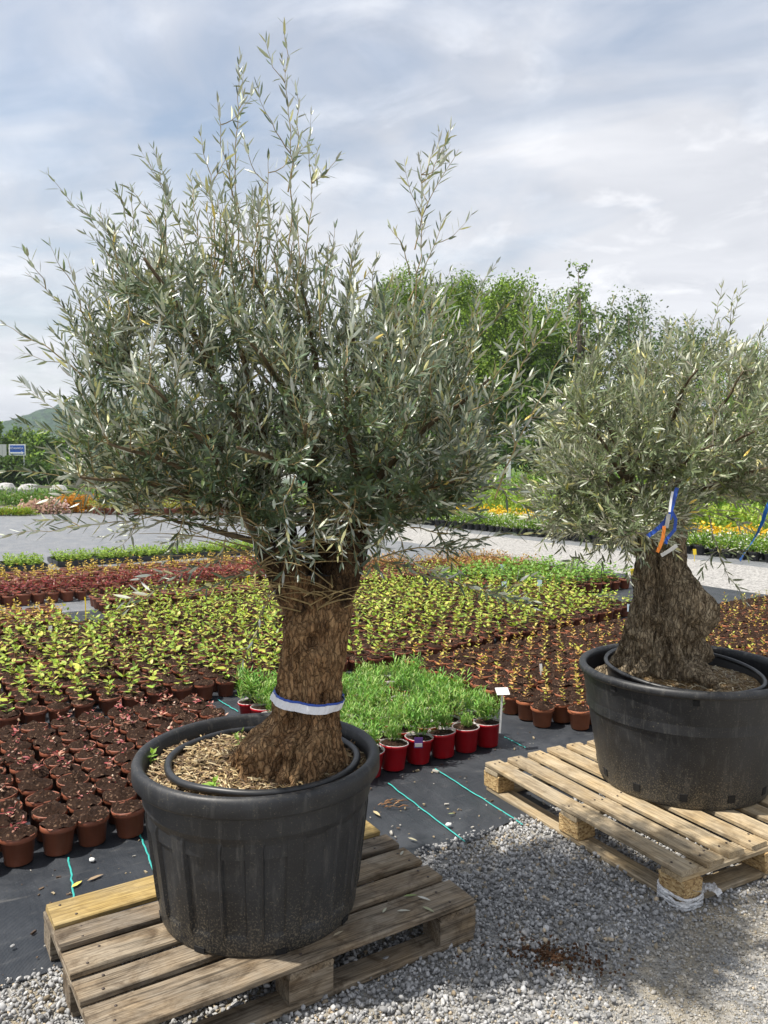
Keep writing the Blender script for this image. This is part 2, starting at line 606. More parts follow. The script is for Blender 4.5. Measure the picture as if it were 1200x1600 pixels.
def stone_mat():
    m, nt, b = newmat('crushed stone')
    at = nd(nt, 'ShaderNodeAttribute', attribute_name='tint').outputs['Color']
    v = coords(nt, offset=False)
    n = nzt(nt, v, 140, 3)
    nt.links.new(mixc(nt, 1.0, at, ramp(nt, n, [(0.3, (0.75, 0.75, 0.75)), (0.7, (1.15, 1.15, 1.15))]), 'MULTIPLY'), b.inputs['Base Color'])
    b.inputs['Roughness'].default_value = 0.85
    b.inputs['Specular IOR Level'].default_value = 0.25
    return m


M_STONE = stone_mat()


def mat_fabric(base=(0.017, 0.022, 0.030), base2=(0.065, 0.071, 0.081)):
    m, nt, b = newmat('woven weed matting')
    tc = nt.nodes.new('ShaderNodeTexCoord')
    v = tc.outputs['Object']
    w1 = nd(nt, 'ShaderNodeTexWave', {'Vector': v, 'Scale': 85.0, 'Distortion': 0.3}, bands_direction='X').outputs['Fac']
    w2 = nd(nt, 'ShaderNodeTexWave', {'Vector': v, 'Scale': 85.0, 'Distortion': 0.3}, bands_direction='Y').outputs['Fac']
    wv = nd(nt, 'ShaderNodeMath', {0: w1, 1: w2}, operation='MULTIPLY').outputs[0]
    d = nzt(nt, v, 3.5, 6, 0.65, 0.6)
    d2 = nzt(nt, v, 60, 4, 0.7)
    wr = nzt(nt, nd(nt, 'ShaderNodeMapping', {'Vector': v, 'Scale': (3.0, 0.6, 1)}).outputs[0], 3.0, 4, 0.5, 0.6)
    c = mixc(nt, ramp(nt, d, [(0.45, (0, 0, 0)), (0.75, (0.8, 0.8, 0.8))]), base, base2)
    c = mixc(nt, ramp(nt, d2, [(0.62, (0, 0, 0)), (0.75, (0.4, 0.4, 0.4))]), c, (0.12, 0.105, 0.08))
    d3 = nzt(nt, nd(nt, 'ShaderNodeMapping', {'Vector': v, 'Scale': (1, 5, 1)}).outputs[0], 5, 6, 0.75, 1.0)
    c = mixc(nt, ramp(nt, d3, [(0.58, (0, 0, 0)), (0.75, (0.45, 0.45, 0.45))]), c, (0.17, 0.165, 0.155))
    nt.links.new(c, b.inputs['Base Color'])
    nt.links.new(ramp(nt, d, [(0.3, (0.40,) * 3), (0.7, (0.58,) * 3)]), b.inputs['Roughness'])
    b.inputs['Specular IOR Level'].default_value = 0.42
    h = nd(nt, 'ShaderNodeMath', {0: nd(nt, 'ShaderNodeMath', {0: wr, 1: 9.0}, operation='MULTIPLY').outputs[0], 1: wv}, operation='ADD').outputs[0]
    bump(nt, b, h, 0.6, 0.005)
    return m


M_MAT = mat_fabric()
M_MAT2 = mat_fabric((0.17, 0.18, 0.195), (0.30, 0.30, 0.30))  # distant matting: dust plus grazing sky sheen put into a paler base
M_TEAL = plain('teal thread', (0.03, 0.33, 0.30), 0.6, 0.2)


def path_mat():
    m, nt, b = newmat('pale path gravel')
    tc = nt.nodes.new('ShaderNodeTexCoord')
    v = tc.outputs['Object']
    vo = nd(nt, 'ShaderNodeTexVoronoi', {'Vector': v, 'Scale': 32.0})
    r = nd(nt, 'ShaderNodeSeparateColor', {0: vo.outputs['Color']}).outputs[0]
    c = ramp(nt, r, [(0, (0.20, 0.195, 0.185)), (0.5, (0.31, 0.30, 0.285)), (1, (0.42, 0.41, 0.39))])
    nt.links.new(c, b.inputs['Base Color'])
    b.inputs['Roughness'].default_value = 0.9
    bump(nt, b, vo.outputs['Distance'], 0.8, 0.02)
    return m


M_PATH = path_mat()


def grass_mat():
    m, nt, b = newmat('meadow grass')
    tc = nt.nodes.new('ShaderNodeTexCoord')
    v = tc.outputs['Object']
    n1, n2 = nzt(nt, v, 0.35, 5, 0.6), nzt(nt, v, 7, 4, 0.7)
    c = ramp(nt, n1, [(0.35, (0.06, 0.13, 0.02)), (0.65, (0.13, 0.20, 0.03))])
    c = mixc(nt, 0.7, c, ramp(nt, n2, [(0.3, (0.5, 0.5, 0.5)), (0.7, (1.3, 1.3, 1.2))]), 'MULTIPLY')
    nt.links.new(c, b.inputs['Base Color'])
    b.inputs['Roughness'].default_value = 0.9
    bump(nt, b, n2, 1.0, 0.2)
    return m


M_GRASS = grass_mat()


def hill_mat():
    m, nt, b = newmat('wooded hillside')
    tc = nt.nodes.new('ShaderNodeTexCoord')
    v = tc.outputs['Object']
    vo = nd(nt, 'ShaderNodeTexVoronoi', {'Vector': v, 'Scale': 0.12})
    r = nd(nt, 'ShaderNodeSeparateColor', {0: vo.outputs['Color']}).outputs[0]
    c = ramp(nt, r, [(0, (0.010, 0.032, 0.016)), (1, (0.030, 0.068, 0.025))])
    nt.links.new(c, b.inputs['Base Color'])
    b.inputs['Roughness'].default_value = 1.0
    b.inputs['Specular IOR Level'].default_value = 0.0
    bump(nt, b, vo.outputs['Distance'], 1.0, 5.0)
    return m


M_HILL = hill_mat()
M_WHITE = plain('white plastic', (0.78, 0.78, 0.77), 0.45, 0.04)
M_PALEBLUE = plain('pale blue plastic', (0.55, 0.70, 0.80), 0.45, 0.05)
M_YELLOW = plain('yellow plastic', (0.80, 0.58, 0.02), 0.45, 0.05)
M_PURPLE = plain('purple card', (0.10, 0.04, 0.2), 0.5, 0.1)
M_BLUE = plain('blue ribbon', (0.012, 0.065, 0.36), 0.4, 0.1)
M_BLUE2 = plain('light blue ribbon', (0.02, 0.17, 0.60), 0.4, 0.1)
M_BAND = plain('white woven band', (0.74, 0.75, 0.78), 0.6, 0.05)
M_ORANGE = plain('orange tag', (0.75, 0.22, 0.02), 0.5, 0.06)
M_GREYTAG = plain('grey tag', (0.45, 0.45, 0.43), 0.5, 0.06)
M_SIGNBLUE = plain('sign blue', (0.012, 0.085, 0.42), 0.4, 0.05)
M_METAL = plain('grey metal', (0.42, 0.43, 0.44), 0.5, 0.1)
M_GREEN = plain('green print', (0.02, 0.32, 0.12), 0.5, 0.1)
M_ROCK = plain('pale rock', (0.42, 0.41, 0.4), 0.9, 0.3, 0.2, 5, 0.6)


def film_mat():
    m, nt, b = newmat('clear stretch film')
    v = coords(nt)
    b.inputs['Base Color'].default_value = (0.85, 0.86, 0.87, 1)
    b.inputs['Roughness'].default_value = 0.2
    n = nzt(nt, v, 30, 4, 0.6, 1.0)
    bump(nt, b, n, 0.8, 0.01)
    nt.links.new(ramp(nt, n, [(0.35, (0.30, 0.30, 0.30)), (0.65, (0.85, 0.85, 0.85))]), b.inputs['Alpha'])
    return m


M_FILM = film_mat()

# ------------------------------------------------------------------ the setting
def sheet_world(name, pts, z, m, kind='structure'):
    me = mesh(name, [(p[0], p[1], z) for p in pts], [tuple(range(len(pts)))], m, smooth=False)
    return link(name, me, kind=kind)


sheet_world('ground', [(-3000, -60), (3000, -60), (3000, 4500), (-3000, 4500)], 0.0, M_GROUND)


def uv_sheet(name, u0, u1, v0, v1, z, m, nu=1, nv=1, wob=0.0, edge=0.0):
    """sheet laid in the bed direction; local axes run along the bed rows"""
    V, Fc = [], []
    for j in range(nv + 1):
        for i in range(nu + 1):
            u, v = u0 + (u1 - u0) * i / nu, v0 + (v1 - v0) * j / nv
            dz = wob * noise.noise(Vector((u * 2.1, v * 2.1, 3.3))) if wob else 0
            if j == 0 and edge:
                v += edge * noise.noise(Vector((u * 1.7, 7.7, 0)))
            V.append((u, v, max(0, dz)))
    for j in range(nv):
        for i in range(nu):
            a = j * (nu + 1) + i
            Fc.append((a, a + 1, a + nu + 2, a + nu + 1))
    o = link(name, mesh(name, V, Fc, m), kind='structure')
    o.location = (0, 0, z)
    o.rotation_euler = (0, 0, ANG)
    return o


uv_sheet('weed_mat', -9, 9.15, 2.6, 9, 0.005, M_MAT, 200, 70, 0.015, 0.06)
uv_sheet('far_weed_mat', -25, 9.15, 9.0, 28.5, 0.005, M_MAT2)
uv_sheet('gravel_path', 9.15, 11.5, -4, 40, 0.004, M_PATH)
uv_sheet('side_weed_mat', 11.5, 30, -4, 40, 0.004, M_MAT2)
sheet_world('meadow', [(-900, 33), (900, 33), (900, 900), (-900, 900)], 0.012, M_GRASS)

# teal guide lines woven into the matting
for i, (x0, y0, x1, y1) in enumerate(((607, 1228, 727, 1320), (680, 1205, 818, 1293), (216, 1300, 242, 1370), (107, 1345, 116, 1406), (340, 1096, 372, 1115), (788, 1155, 822, 1172))):
    a, b_ = G(x0, y0), G(x1, y1)
    if i < 4:
        b_ = a + (b_ - a) * 1.06 if i in (2, 3) else b_
    pts = []
    n = 24
    d = (b_ - a).normalized()
    s = Vector((-d.y, d.x, 0))
    for k in range(n + 1):
        pts.append(a + (b_ - a) * k / n + s * 0.006 * noise.noise(Vector((k * .4, i * 9.1, 0))) + Vector((0, 0, 0.0165)))
    w = 0.0035
    V, Fc = [], []
    for k, p in enumerate(pts):
        V += [p - s * w + Vector((0, 0, -.003)), p, p + s * w + Vector((0, 0, -.003))]
        if k:
            b0 = 3 * k
            Fc += [(b0 - 3, b0, b0 + 1, b0 - 2), (b0 - 2, b0 + 1, b0 + 2, b0 - 1)]
    link('marker_thread', mesh('marker_thread', V, Fc, M_TEAL), kind='structure')

# hill in the distance
V, Fc = [], []
nx, ny = 420, 50
for j in range(ny + 1):
    for i in range(nx + 1):
        x = -900 + 1800 * i / nx
        y = 620 + 520 * j / ny
        prof = math.sin(pi * j / ny) ** 0.8
        ridge = 66 * math.exp(-((x + 285) / 118) ** 2) + 22 * math.exp(-((x + 560) / 150) ** 2) + 24 * math.exp(-((x - 330) / 330) ** 2)
        h = ridge * prof + 9 * noise.noise(Vector((x * .017, y * .02, 1.1))) * prof + 6 * noise.noise(Vector((x * .09, y * .09, 2.2))) * prof + 4 * noise.noise(Vector((x * .31, y * .31, 5.2))) * prof - 2
        V.append((x, y, h))
for j in range(ny):
    for i in range(nx):
        a = j * (nx + 1) + i
        Fc.append((a, a + 1, a + nx + 2, a + nx + 1))
link('wooded_hill', mesh('wooded_hill', V, Fc, M_HILL), kind='structure')

# ------------------------------------------------------------------ gravel stones (uncountable)
def make_gravel():
    ico = np.array([(0, 0, -1), (.7236, -.5257, -.4472), (-.2764, -.8506, -.4472), (-.8944, 0, -.4472), (-.2764, .8506, -.4472), (.7236, .5257, -.4472),
                    (.2764, -.8506, .4472), (-.7236, -.5257, .4472), (-.7236, .5257, .4472), (.2764, .8506, .4472), (.8944, 0, .4472), (0, 0, 1)])
    icf = np.array([(0, 1, 2), (1, 0, 5), (0, 2, 3), (0, 3, 4), (0, 4, 5), (1, 5, 10), (2, 1, 6), (3, 2, 7), (4, 3, 8), (5, 4, 9), (1, 10, 6), (2, 6, 7), (3, 7, 8), (4, 8, 9),
                    (5, 9, 10), (6, 10, 11), (7, 6, 11), (8, 7, 11), (9, 8, 11), (10, 9, 11)])
    pts = []
    N = 190000
    X = rng.uniform(-1.9, 3.2, N)
    Y = rng.uniform(1.55, 5.2, N)
    v = -X * SA + Y * CA
    keep = v < 2.63 + rng.normal(0, .02, N)
    d = Y
    px = 600 + F_PX * X / (d * CP + CAM_H * SP)
    keep &= (px > -60) & (px < 1280)
    # dusty, driven-over zone towards the front right has fewer and smaller stones
    dustv = np.array([noise.noise(Vector((x * 1.6, y * 1.6, 5.0))) for x, y in zip(X, Y)])
    pebbly = np.clip((v - 1.25) / 0.75, 0, 1) * 0.75 + 0.25 + 0.30 * dustv
    keep &= rng.random(N) < np.clip(pebbly, 0.42, 1.0) * np.where(Y < 3.6, 1.0, 0.75)
    X, Y, v, pebbly = X[keep], Y[keep], v[keep], pebbly[keep]
    n = len(X)
    r = rng.gamma(9.0, 1 / 9.0, n) * 0.0061 * np.clip(.45 + pebbly * .8, .45, 1.0)
    r = np.clip(r, .0022, .021)
    sc3 = np.stack([rng.uniform(.85, 1.35, n), rng.uniform(.7, 1.05, n), rng.uniform(.45, .8, n)], 1) * r[:, None]
    jit = 1 + rng.uniform(-.34, .30, (n, 12, 1))
    L = ico[None] * jit * sc3[:, None]
    # random rotations
    q = rng.normal(size=(n, 4)); q /= np.linalg.norm(q, axis=1, keepdims=True)
    w, x, y, z = q.T
    R = np.stack([1 - 2 * (y * y + z * z), 2 * (x * y - z * w), 2 * (x * z + y * w), 2 * (x * y + z * w), 1 - 2 * (x * x + z * z), 2 * (y * z - x * w),
                  2 * (x * z - y * w), 2 * (y * z + x * w), 1 - 2 * (x * x + y * y)], 1).reshape(n, 3, 3)
    Vv = np.einsum('nij,nkj->nki', R, L)
    zoff = r * rng.uniform(.15, .75, n) + np.where(rng.random(n) < .35, r * .9, 0) * (pebbly > .5)
    Vv += np.stack([X, Y, zoff], 1)[:, None]
    g = rng.normal(0.33, .09, n).clip(.12, .56)
    warm = rng.random(n)
    tint = np.stack([g, g * .995, g * .985], 1)
    white = warm > .965
    tint[white] = np.array([.55, .54, .52])
    tan = (warm < .05)
    tint[tan] *= np.array([1.25, 1.02, .72])
    dusty = pebbly < .5
    tint[dusty] = tint[dusty] * .65 + np.array([.38, .33, .24]) * .35
    Fi = (icf[None] + (np.arange(n) * 12)[:, None, None]).reshape(-1, 3)
    me = mesh('gravel', Vv.reshape(-1, 3), Fi, M_STONE, smooth=False, tint=np.repeat(tint, 12, 0))
    o = link('gravel', me, kind='stuff')
    tag(o, 'loose grey crushed stone spread around the pallets', 'gravel')


make_gravel()


def make_grit():
    oc = np.array([(1, 0, 0), (0, 1, 0), (-1, 0, 0), (0, -1, 0), (0, 0, 1), (0, 0, -.6)], float)
    of = np.array([(0, 1, 4), (1, 2, 4), (2, 3, 4), (3, 0, 4), (1, 0, 5), (2, 1, 5), (3, 2, 5), (0, 3, 5)])
    N = 120000
    X, Y = rng.uniform(-.6, 2.6, N), rng.uniform(1.7, 3.5, N)
    v = -X * SA + Y * CA
    px = 600 + F_PX * X / (Y * CP + CAM_H * SP)
    keep = (px > 420) & (px < 1260) & (rng.random(N) < np.clip((2.35 - v) / .6, 0, 1) * .75)
    X, Y = X[keep], Y[keep]
    n = len(X)
    r = np.clip(rng.gamma(5, .2, n) * .0027, .001, .006)
    a = rng.uniform(0, 6.28, n)
    L = oc[None] * (1 + rng.uniform(-.4, .4, (n, 6, 1))) * (np.stack([rng.uniform(.8, 1.4, n), rng.uniform(.6, 1.1, n), rng.uniform(.4, .8, n)], 1) * r[:, None])[:, None]
    c, s_ = np.cos(a)[:, None], np.sin(a)[:, None]
    V = np.stack([L[..., 0] * c - L[..., 1] * s_ + X[:, None], L[..., 0] * s_ + L[..., 1] * c + Y[:, None], L[..., 2] + (r * .25)[:, None]], 2)
    g = rng.normal(.29, .09, n).clip(.1, .6)
    w = rng.random(n)[:, None]
    t = g[:, None] * np.where(w < .45, np.array([[1.12, 1.0, .78]]), np.array([[1, 1, .98]]))
    me = mesh('grit', V.reshape(-1, 3), (of[None] + (np.arange(n) * 6)[:, None, None]).reshape(-1, 3), M_STONE, smooth=False, tint=np.repeat(t, 6, 0))
    tag(link('grit', me, kind='stuff'), 'fine sandy grit trodden into the ground at the lower right', 'grit')


make_grit()
# spilled brown soil on the gravel
sp = G(862, 1500)
ncr = 420
ang = rng.uniform(0, 2 * pi, ncr); rr = np.abs(rng.normal(0, .5, ncr))
cp_ = np.stack([sp.x + cos(0) * rr * np.cos(ang) * .24 + .05 * rr * np.sin(ang), sp.y - rr * np.sin(ang) * .13 - rr * np.cos(ang) * .05, np.full(ncr, .012)], 1)
mb = MB()
for p in cp_:
    s = rnd.uniform(.0015, .0065)
    mb.box((p[0], p[1], p[2] + rnd.uniform(0, .008)), (s * 1.6, s, s), 0, rnd.uniform(0, 3), s * .3)
tag(link('spilled_soil', mb.make('spilled_soil', M_SPILL, False), kind='stuff'), 'dark brown soil spilled on the gravel between the pallets', 'soil')


# ------------------------------------------------------------------ pallets
def board_mesh(name, L, Wd, T, m, warp=0.003):
    nx = 10
    V, Fc = [], []
    c = min(0.004, T * .2)
    prof = [(-Wd / 2 + c, -T / 2), (Wd / 2 - c, -T / 2), (Wd / 2, -T / 2 + c), (Wd / 2, T / 2 - c), (Wd / 2 - c, T / 2), (-Wd / 2 + c, T / 2), (-Wd / 2, T / 2 - c), (-Wd / 2, -T / 2 + c)]
    s = rnd.uniform(0, 99)
    for i in range(nx + 1):
        x = -L / 2 + L * i / nx
        for (y, z) in prof:
            e = noise.noise(Vector((x * 7, s + (5 if y > 0 else 0), 0))) * warp * .8 * (1 if y > 0 else -1)
            V.append((x + (rnd.uniform(-.003, .003) if i in (0, nx) else 0), y + e, z + warp * noise.noise(Vector((x * 2.5, s, 4))) + rnd.uniform(-.0006, .0006)))
    for i in range(nx):
        for j in range(8):
            a = i * 8 + j
            b_ = i * 8 + (j + 1) % 8
            Fc.append((a, b_, b_ + 8, a + 8)[::-1])
    Fc.append(tuple(range(8)))
    Fc.append(tuple(range(nx * 8 + 7, nx * 8 - 1, -1)))
    return mesh(name, V, Fc, m, smooth=False)


def pallet(label, cx, cy, ang, L, Wd, widths, mats, H, blockm, strm, botm, nailrows, perimeter=False, strw=0.12, blk=(0.125, 0.11)):
    root = thing('wooden_pallet', label, 'pallet', (cx, cy, 0), ang)
    T = 0.021
    bh = H - 3 * T - (0.0)
    base = 0.004
    y = -Wd / 2
    gap = (Wd - sum(widths)) / (len(widths) - 1)
    nb = MB()
    xs = (-L / 2 + strw / 2, 0, L / 2 - strw / 2)
    bys = []
    for w, m in zip(widths, mats):
        yc = y + w / 2
        o = link('deck_board', board_mesh('deck_board', L - rnd.uniform(0, .012), w, T, m), root, (rnd.uniform(-.006, .006), yc, H - T / 2 + rnd.uniform(-.0008, .0008)), rnd.uniform(-.004, .004))
        for x in xs:
            for k in range(nailrows):
                nb.lathe([(0.0045, 0.0), (0.0045, 0.002), (0.0001, 0.0022)], 7, (x + rnd.uniform(-.03, .03), yc + (k - (nailrows - 1) / 2) * w * .5 + rnd.uniform(-.01, .01), H + .0006))
        y += w + gap
    for x in xs:
        link('stringer_board', board_mesh('stringer_board', Wd - .004, strw, T, strm, .0015), root, (x, 0, H - T * 1.5 - .001), pi / 2)
    ys = (-Wd / 2 + blk[1] / 2 + .003, 0, Wd / 2 - blk[1] / 2 - .003)
    for x in xs:
        for yb in ys:
            bm = board_mesh('block', blk[0], blk[1], bh - .003, blockm, .001)
            link('block', bm, root, (x, yb, base + T + bh / 2), 0.0)
    for yb in ys:
        link('bottom_board', board_mesh('bottom_board', L - .01, blk[1] - .008, T, botm, .002), root, (0, yb, base + T / 2))
    if perimeter:
        wy = ys[1] - ys[0] - blk[1] + .004
        for x in (xs[0], xs[2]):
            for yc in ((ys[0] + ys[1]) / 2, (ys[1] + ys[2]) / 2):
                link('bottom_crosspiece', board_mesh('bottom_crosspiece', wy, strw * .95, T, botm, .001), root, (x, yc, base + T / 2), pi / 2)
    link('nail', nb.make('nail', M_NAIL), root, kind='stuff')
    return root


PL = (-0.409, 2.592)
PR = (1.219, 3.563)
pallet('weathered wooden pallet under the ribbed black tub, front left', PL[0], PL[1], 0.5676, 1.23, 0.74, [.145, .100, .120, .100, .145],
       [M_WOOD_OLD, M_WOOD_OLD, M_WOOD_OLD, M_WOOD_OLD, M_WOOD_YEL], 0.150, M_WOOD_OLD, M_WOOD_OLD, M_WOOD_OLD, 2, strw=.145, blk=(.145, .1))
pallet('pale newer wooden pallet with chipboard blocks under the right tub', PR[0], PR[1], -1.0715, 1.20, 1.0, [.088] * 8,
       [M_WOOD_NEW] * 8, 0.145, M_CHIP, M_WOOD_NEW, M_WOOD_OLD if False else M_WOOD_NEW, 2, True, strw=.10, blk=(.115, .095))


# ------------------------------------------------------------------ black tubs
def big_pot(label, cx, cy, z0, Rb, Rt, H, fl, m, lip_h, lip_out, ribs, holes, rz=0.0):
    root = thing('black_planter', label, 'planter', (cx, cy, z0), rz)
    n = 400 if fl else 160
    zb = H - lip_h - 0.085       # bottom of the smooth band

    def rad(z):
        return Rb + (Rt - Rb) * (z / H)

    def flute(r, z, a):
        if not fl or z > zb or z < 0.055:
            return r
        k = (a * ribs / (2 * pi)) % 1.0
        s = min(1, (zb - z) / 0.02) * min(1, (z - .055) / .02)
        g = 1 if k < .07 else (-1.0 if k < .62 else 0.0)
        return r + s * (0.005 * (g > 0) - 0.006 * (g < 0))
    prof = [(0.01, 0.012), (Rb - .02, 0.012), (Rb - .012, 0.0), (Rb - .004, .001), (Rb, .008)]
    zz = 0.012
    while zz < H - lip_h - .004:
        zz += 0.02 if zz > .08 else .012
        prof.append((rad(min(zz, H - lip_h)), min(zz, H - lip_h)))
    if fl:
        prof = [(r + (0.006 if z > zb + .008 else 0), z) for r, z in prof]
    mb = MB()
    mb.lathe(prof, n, fn=flute)
    b = link('tub_wall', mb.make('tub_wall', m, not fl), root)
    mb = MB()
    r0 = rad(H - lip_h) + (0.006 if fl else 0)
    ro = r0 + lip_out
    lp = [(r0 - .002, H - lip_h - .002), (ro - .004, H - lip_h), (ro, H - lip_h + .006), (ro, H - .016), (ro - .006, H - .005), (ro - .016, H), (ro - .028, H - .004), (ro - .036, H - .014),
          (r0 - .018, H - lip_h), (r0 - .022, H - .2)]
    mb.lathe(lp, n)
    link('rim', mb.make('rim', m), root)
    if holes:
        for k in range(holes[0]):
            a = 2 * pi * (k + holes[1]) / holes[0]
            mb = MB()
            z = holes[2]
            r = rad(z) + .0012
            hw = holes[3] / 2
            mb.box((0, 0, 0), (0.004, hw * 2, holes[4]))
            o = link('drain_hole', mb.make('drain_hole', M_HOLE, False), root, (r * cos(a), r * sin(a), z), a)
            o.rotation_euler = (0, math.atan2(Rt - Rb, H), a)
    return root


ZL, ZR = 0.151, 0.146
LPX, LPY, LH, LRB, LRT = -0.415, 2.600, 0.515, 0.318, 0.378
RPX, RPY, RH, RRB, RRT = 1.385, 3.665, 0.535, 0.370, 0.462
big_pot('black ribbed plastic tub with a thick rounded rim holding the tall olive', LPX, LPY, ZL, LRB, LRT, LH, True, M_BLACK, 0.062, 0.024, 18, (8, .45, .011, .036, .017))
big_pot('smooth straight black plastic tub with square drain holes on the pale pallet', RPX, RPY, ZR, RRB, RRT, RH, False, M_BLACK2, 0.035, 0.016, 20, (12, .27, .052, .032, .034), 0.05)
for k in range(8):
    a = 2 * pi * (k + .62) / 8
    mb = MB()
    mb.box((0, 0, 0), (0.006, .026, .024))
    rr_ = RRB + (RRT - RRB) * .9 + .002
    o = link('rim_slot', mb.make('rim_slot', M_HOLE, False), bpy.data.objects['black_planter.001'], (rr_ * cos(a), rr_ * sin(a), RH - .052), a)
# ------------------------------------------------------------------ soil, inner pot rings, mulch


def soil_disc(R, n=40, rings=14, amp=.012, dome=0.02, seed=0.0, peak=(0, 0)):
    V, Fc = [(0, 0, dome)], []
    for j in range(1, rings + 1):
        for k in range(n):
            a = 2 * pi * k / n
            r = R * j / rings
            x, y = r * cos(a), r * sin(a)
            d = math.hypot(x - peak[0], y - peak[1])
            z = dome * max(0, 1 - d / R) + amp * noise.fractal(Vector((x * 22, y * 22, seed)), 1.0, 2.0, 4) * (1 if j < rings or R < .1 else .3)
            V.append((x, y, z))
    for k in range(n):
        Fc.append((0, 1 + k, 1 + (k + 1) % n))
    for j in range(rings - 1):
        for k in range(n):
            a, b_ = 1 + j * n + k, 1 + j * n + (k + 1) % n
            Fc.append((a, a + n, b_ + n, b_))
    return V, Fc


def straw_on(R, n, zfun, seed, cen=(0, 0), palette=None, hole=None):
    r_ = random.Random(seed)
    mb = MB()
    pal = palette or [(0.48, .36, .18), (.36, .25, .11), (.54, .44, .26), (.24, .15, .07), (.15, .09, .045), (.13, .08, .04)]
    for i in range(n):
        a, r = r_.uniform(0, 2 * pi), R * math.sqrt(r_.random())
        x, y = r * cos(a), r * sin(a)
        if hole and hole(x, y):
            continue
        L = r_.uniform(.012, .05)
        w = r_.uniform(.0012, .0035)
        d = r_.uniform(0, 2 * pi)
        tilt = r_.uniform(-.25, .45)
        z = zfun(x, y) + .004
        ax = Vector((cos(d) * cos(tilt), sin(d) * cos(tilt), sin(tilt)))
        sd = Vector((-sin(d), cos(d), 0)) * w
        up = Vector((0, 0, w * .8))
        c0, c1 = Vector((x, y, z)) - ax * L / 2, Vector((x, y, z)) + ax * L / 2
        c0.z = max(c0.z, z - .004); c1.z = max(c1.z, z - .004)
        mid = (c0 + c1) / 2 + Vector((0, 0, r_.uniform(-.002, .006)))
        V = [c0 - sd, c0 + sd, c0 + up, mid - sd, mid + sd, mid + up, c1 - sd, c1 + sd, c1 + up]
        c = r_.choice(pal)
        k = r_.uniform(.7, 1.15)
        mb.add(V, [(0, 3, 5, 2), (2, 5, 4, 1), (3, 6, 8, 5), (5, 8, 7, 4)], 0, tuple(x_ * k for x_ in c))
    return mb


def ring(R, r, n=72, k=10, tilt=(0, 0), sag=0.0, seed=0):
    V, Fc = [], []
    for i in range(n):
        a = 2 * pi * i / n
        for j in range(k):
            b_ = 2 * pi * j / k
            rr = R + r * cos(b_) + .004 * noise.noise(Vector((cos(a) * 2, sin(a) * 2, seed)))
            x, y = rr * cos(a), rr * sin(a)
            V.append((x, y, r * sin(b_) + tilt[0] * x + tilt[1] * y + sag * noise.noise(Vector((cos(a) * 1.5, sin(a) * 1.5, seed + 4)))))
    for i in range(n):
        for j in range(k):
            i2, j2 = (i + 1) % n, (j + 1) % k
            Fc.append((i * k + j, i2 * k + j, i2 * k + j2, i * k + j2))
    return V, Fc


# left tub filling
SZL = ZL + LH - 0.055
rt = thing('inner_pot', 'black inner pot sunk in straw mulch inside the ribbed tub', 'pot', (LPX + .005, LPY - 0.005, SZL))
V, Fc = soil_disc(LRT - .012, 56, 18, .014, .03, 1.0)
o = link('root_soil', mesh('root_soil', V, Fc, M_MULCH), rt, (-.005, .005, 0))
mb = straw_on(LRT - .03, 2600, lambda x, y: .03 * max(0, 1 - math.hypot(x, y) / LRT) + .012 * noise.fractal(Vector((x * 22, y * 22, 1.0)), 1, 2, 4) + .001, 3)
link('straw', mb.make('straw', M_STRAW, False), rt, (-.005, .005, 0), kind='stuff')
V, Fc = ring(.308, .0125, tilt=(-.0, -.02), sag=.006, seed=2)
link('pot_rim', mesh('pot_rim', V, Fc, M_HOSE), rt, (.012, .012, .022))
# right tub filling
SZR = ZR + RH - 0.085
rt2 = thing('inner_pot', 'black inner pot standing in the smooth right tub', 'pot', (RPX - .01, RPY - .02, SZR))
V, Fc = soil_disc(RRT - .02, 56, 18, .010, .0, 5.0)
link('outer_soil', mesh('outer_soil', V, Fc, M_SOIL), rt2, (.01, .02, 0))
V, Fc = soil_disc(.325, 56, 18, .016, .07, 8.0, (-.06, 0))
link('root_soil', mesh('root_soil', V, Fc, M_MULCH), rt2, (0, 0, .022))
V, Fc = ring(.342, .010, tilt=(-.05, .06), sag=.004, seed=9)
link('pot_rim', mesh('pot_rim', V, Fc, M_HOSE), rt2, (0, 0, .068))
mb = MB()
mb.lathe([(.318, -.05), (.333, .058)], 72)
mb.lathe([(.341, .066), (.326, -.05)], 72)
V = [(x, y, z + (-.05 * x + .06 * y if z > 0 else 0)) for x, y, z in mb.v]
mb.v = V
link('pot_wall', mb.make('pot_wall', M_HOSE), rt2)
mb = straw_on(.30, 500, lambda x, y: .07 * max(0, 1 - math.hypot(x + .06, y) / .325) + .022, 5, palette=[(.34, .28, .18), (.25, .19, .11), (.42, .37, .26), (.15, .11, .07)])
link('straw', mb.make('straw', M_STRAW, False), rt2, kind='stuff')


# ------------------------------------------------------------------ olive trees
def catmull(tab, z):
    """tab rows: (z, x, y, r)"""
    if z <= tab[0][0]:
        return tab[0][1:]
    for i in range(len(tab) - 1):
        if z <= tab[i + 1][0]:
            t = (z - tab[i][0]) / (tab[i + 1][0] - tab[i][0])
            t = t * t * (3 - 2 * t)
            return tuple(a + (b - a) * t for a, b in zip(tab[i][1:], tab[i + 1][1:]))
    return tab[-1][1:]


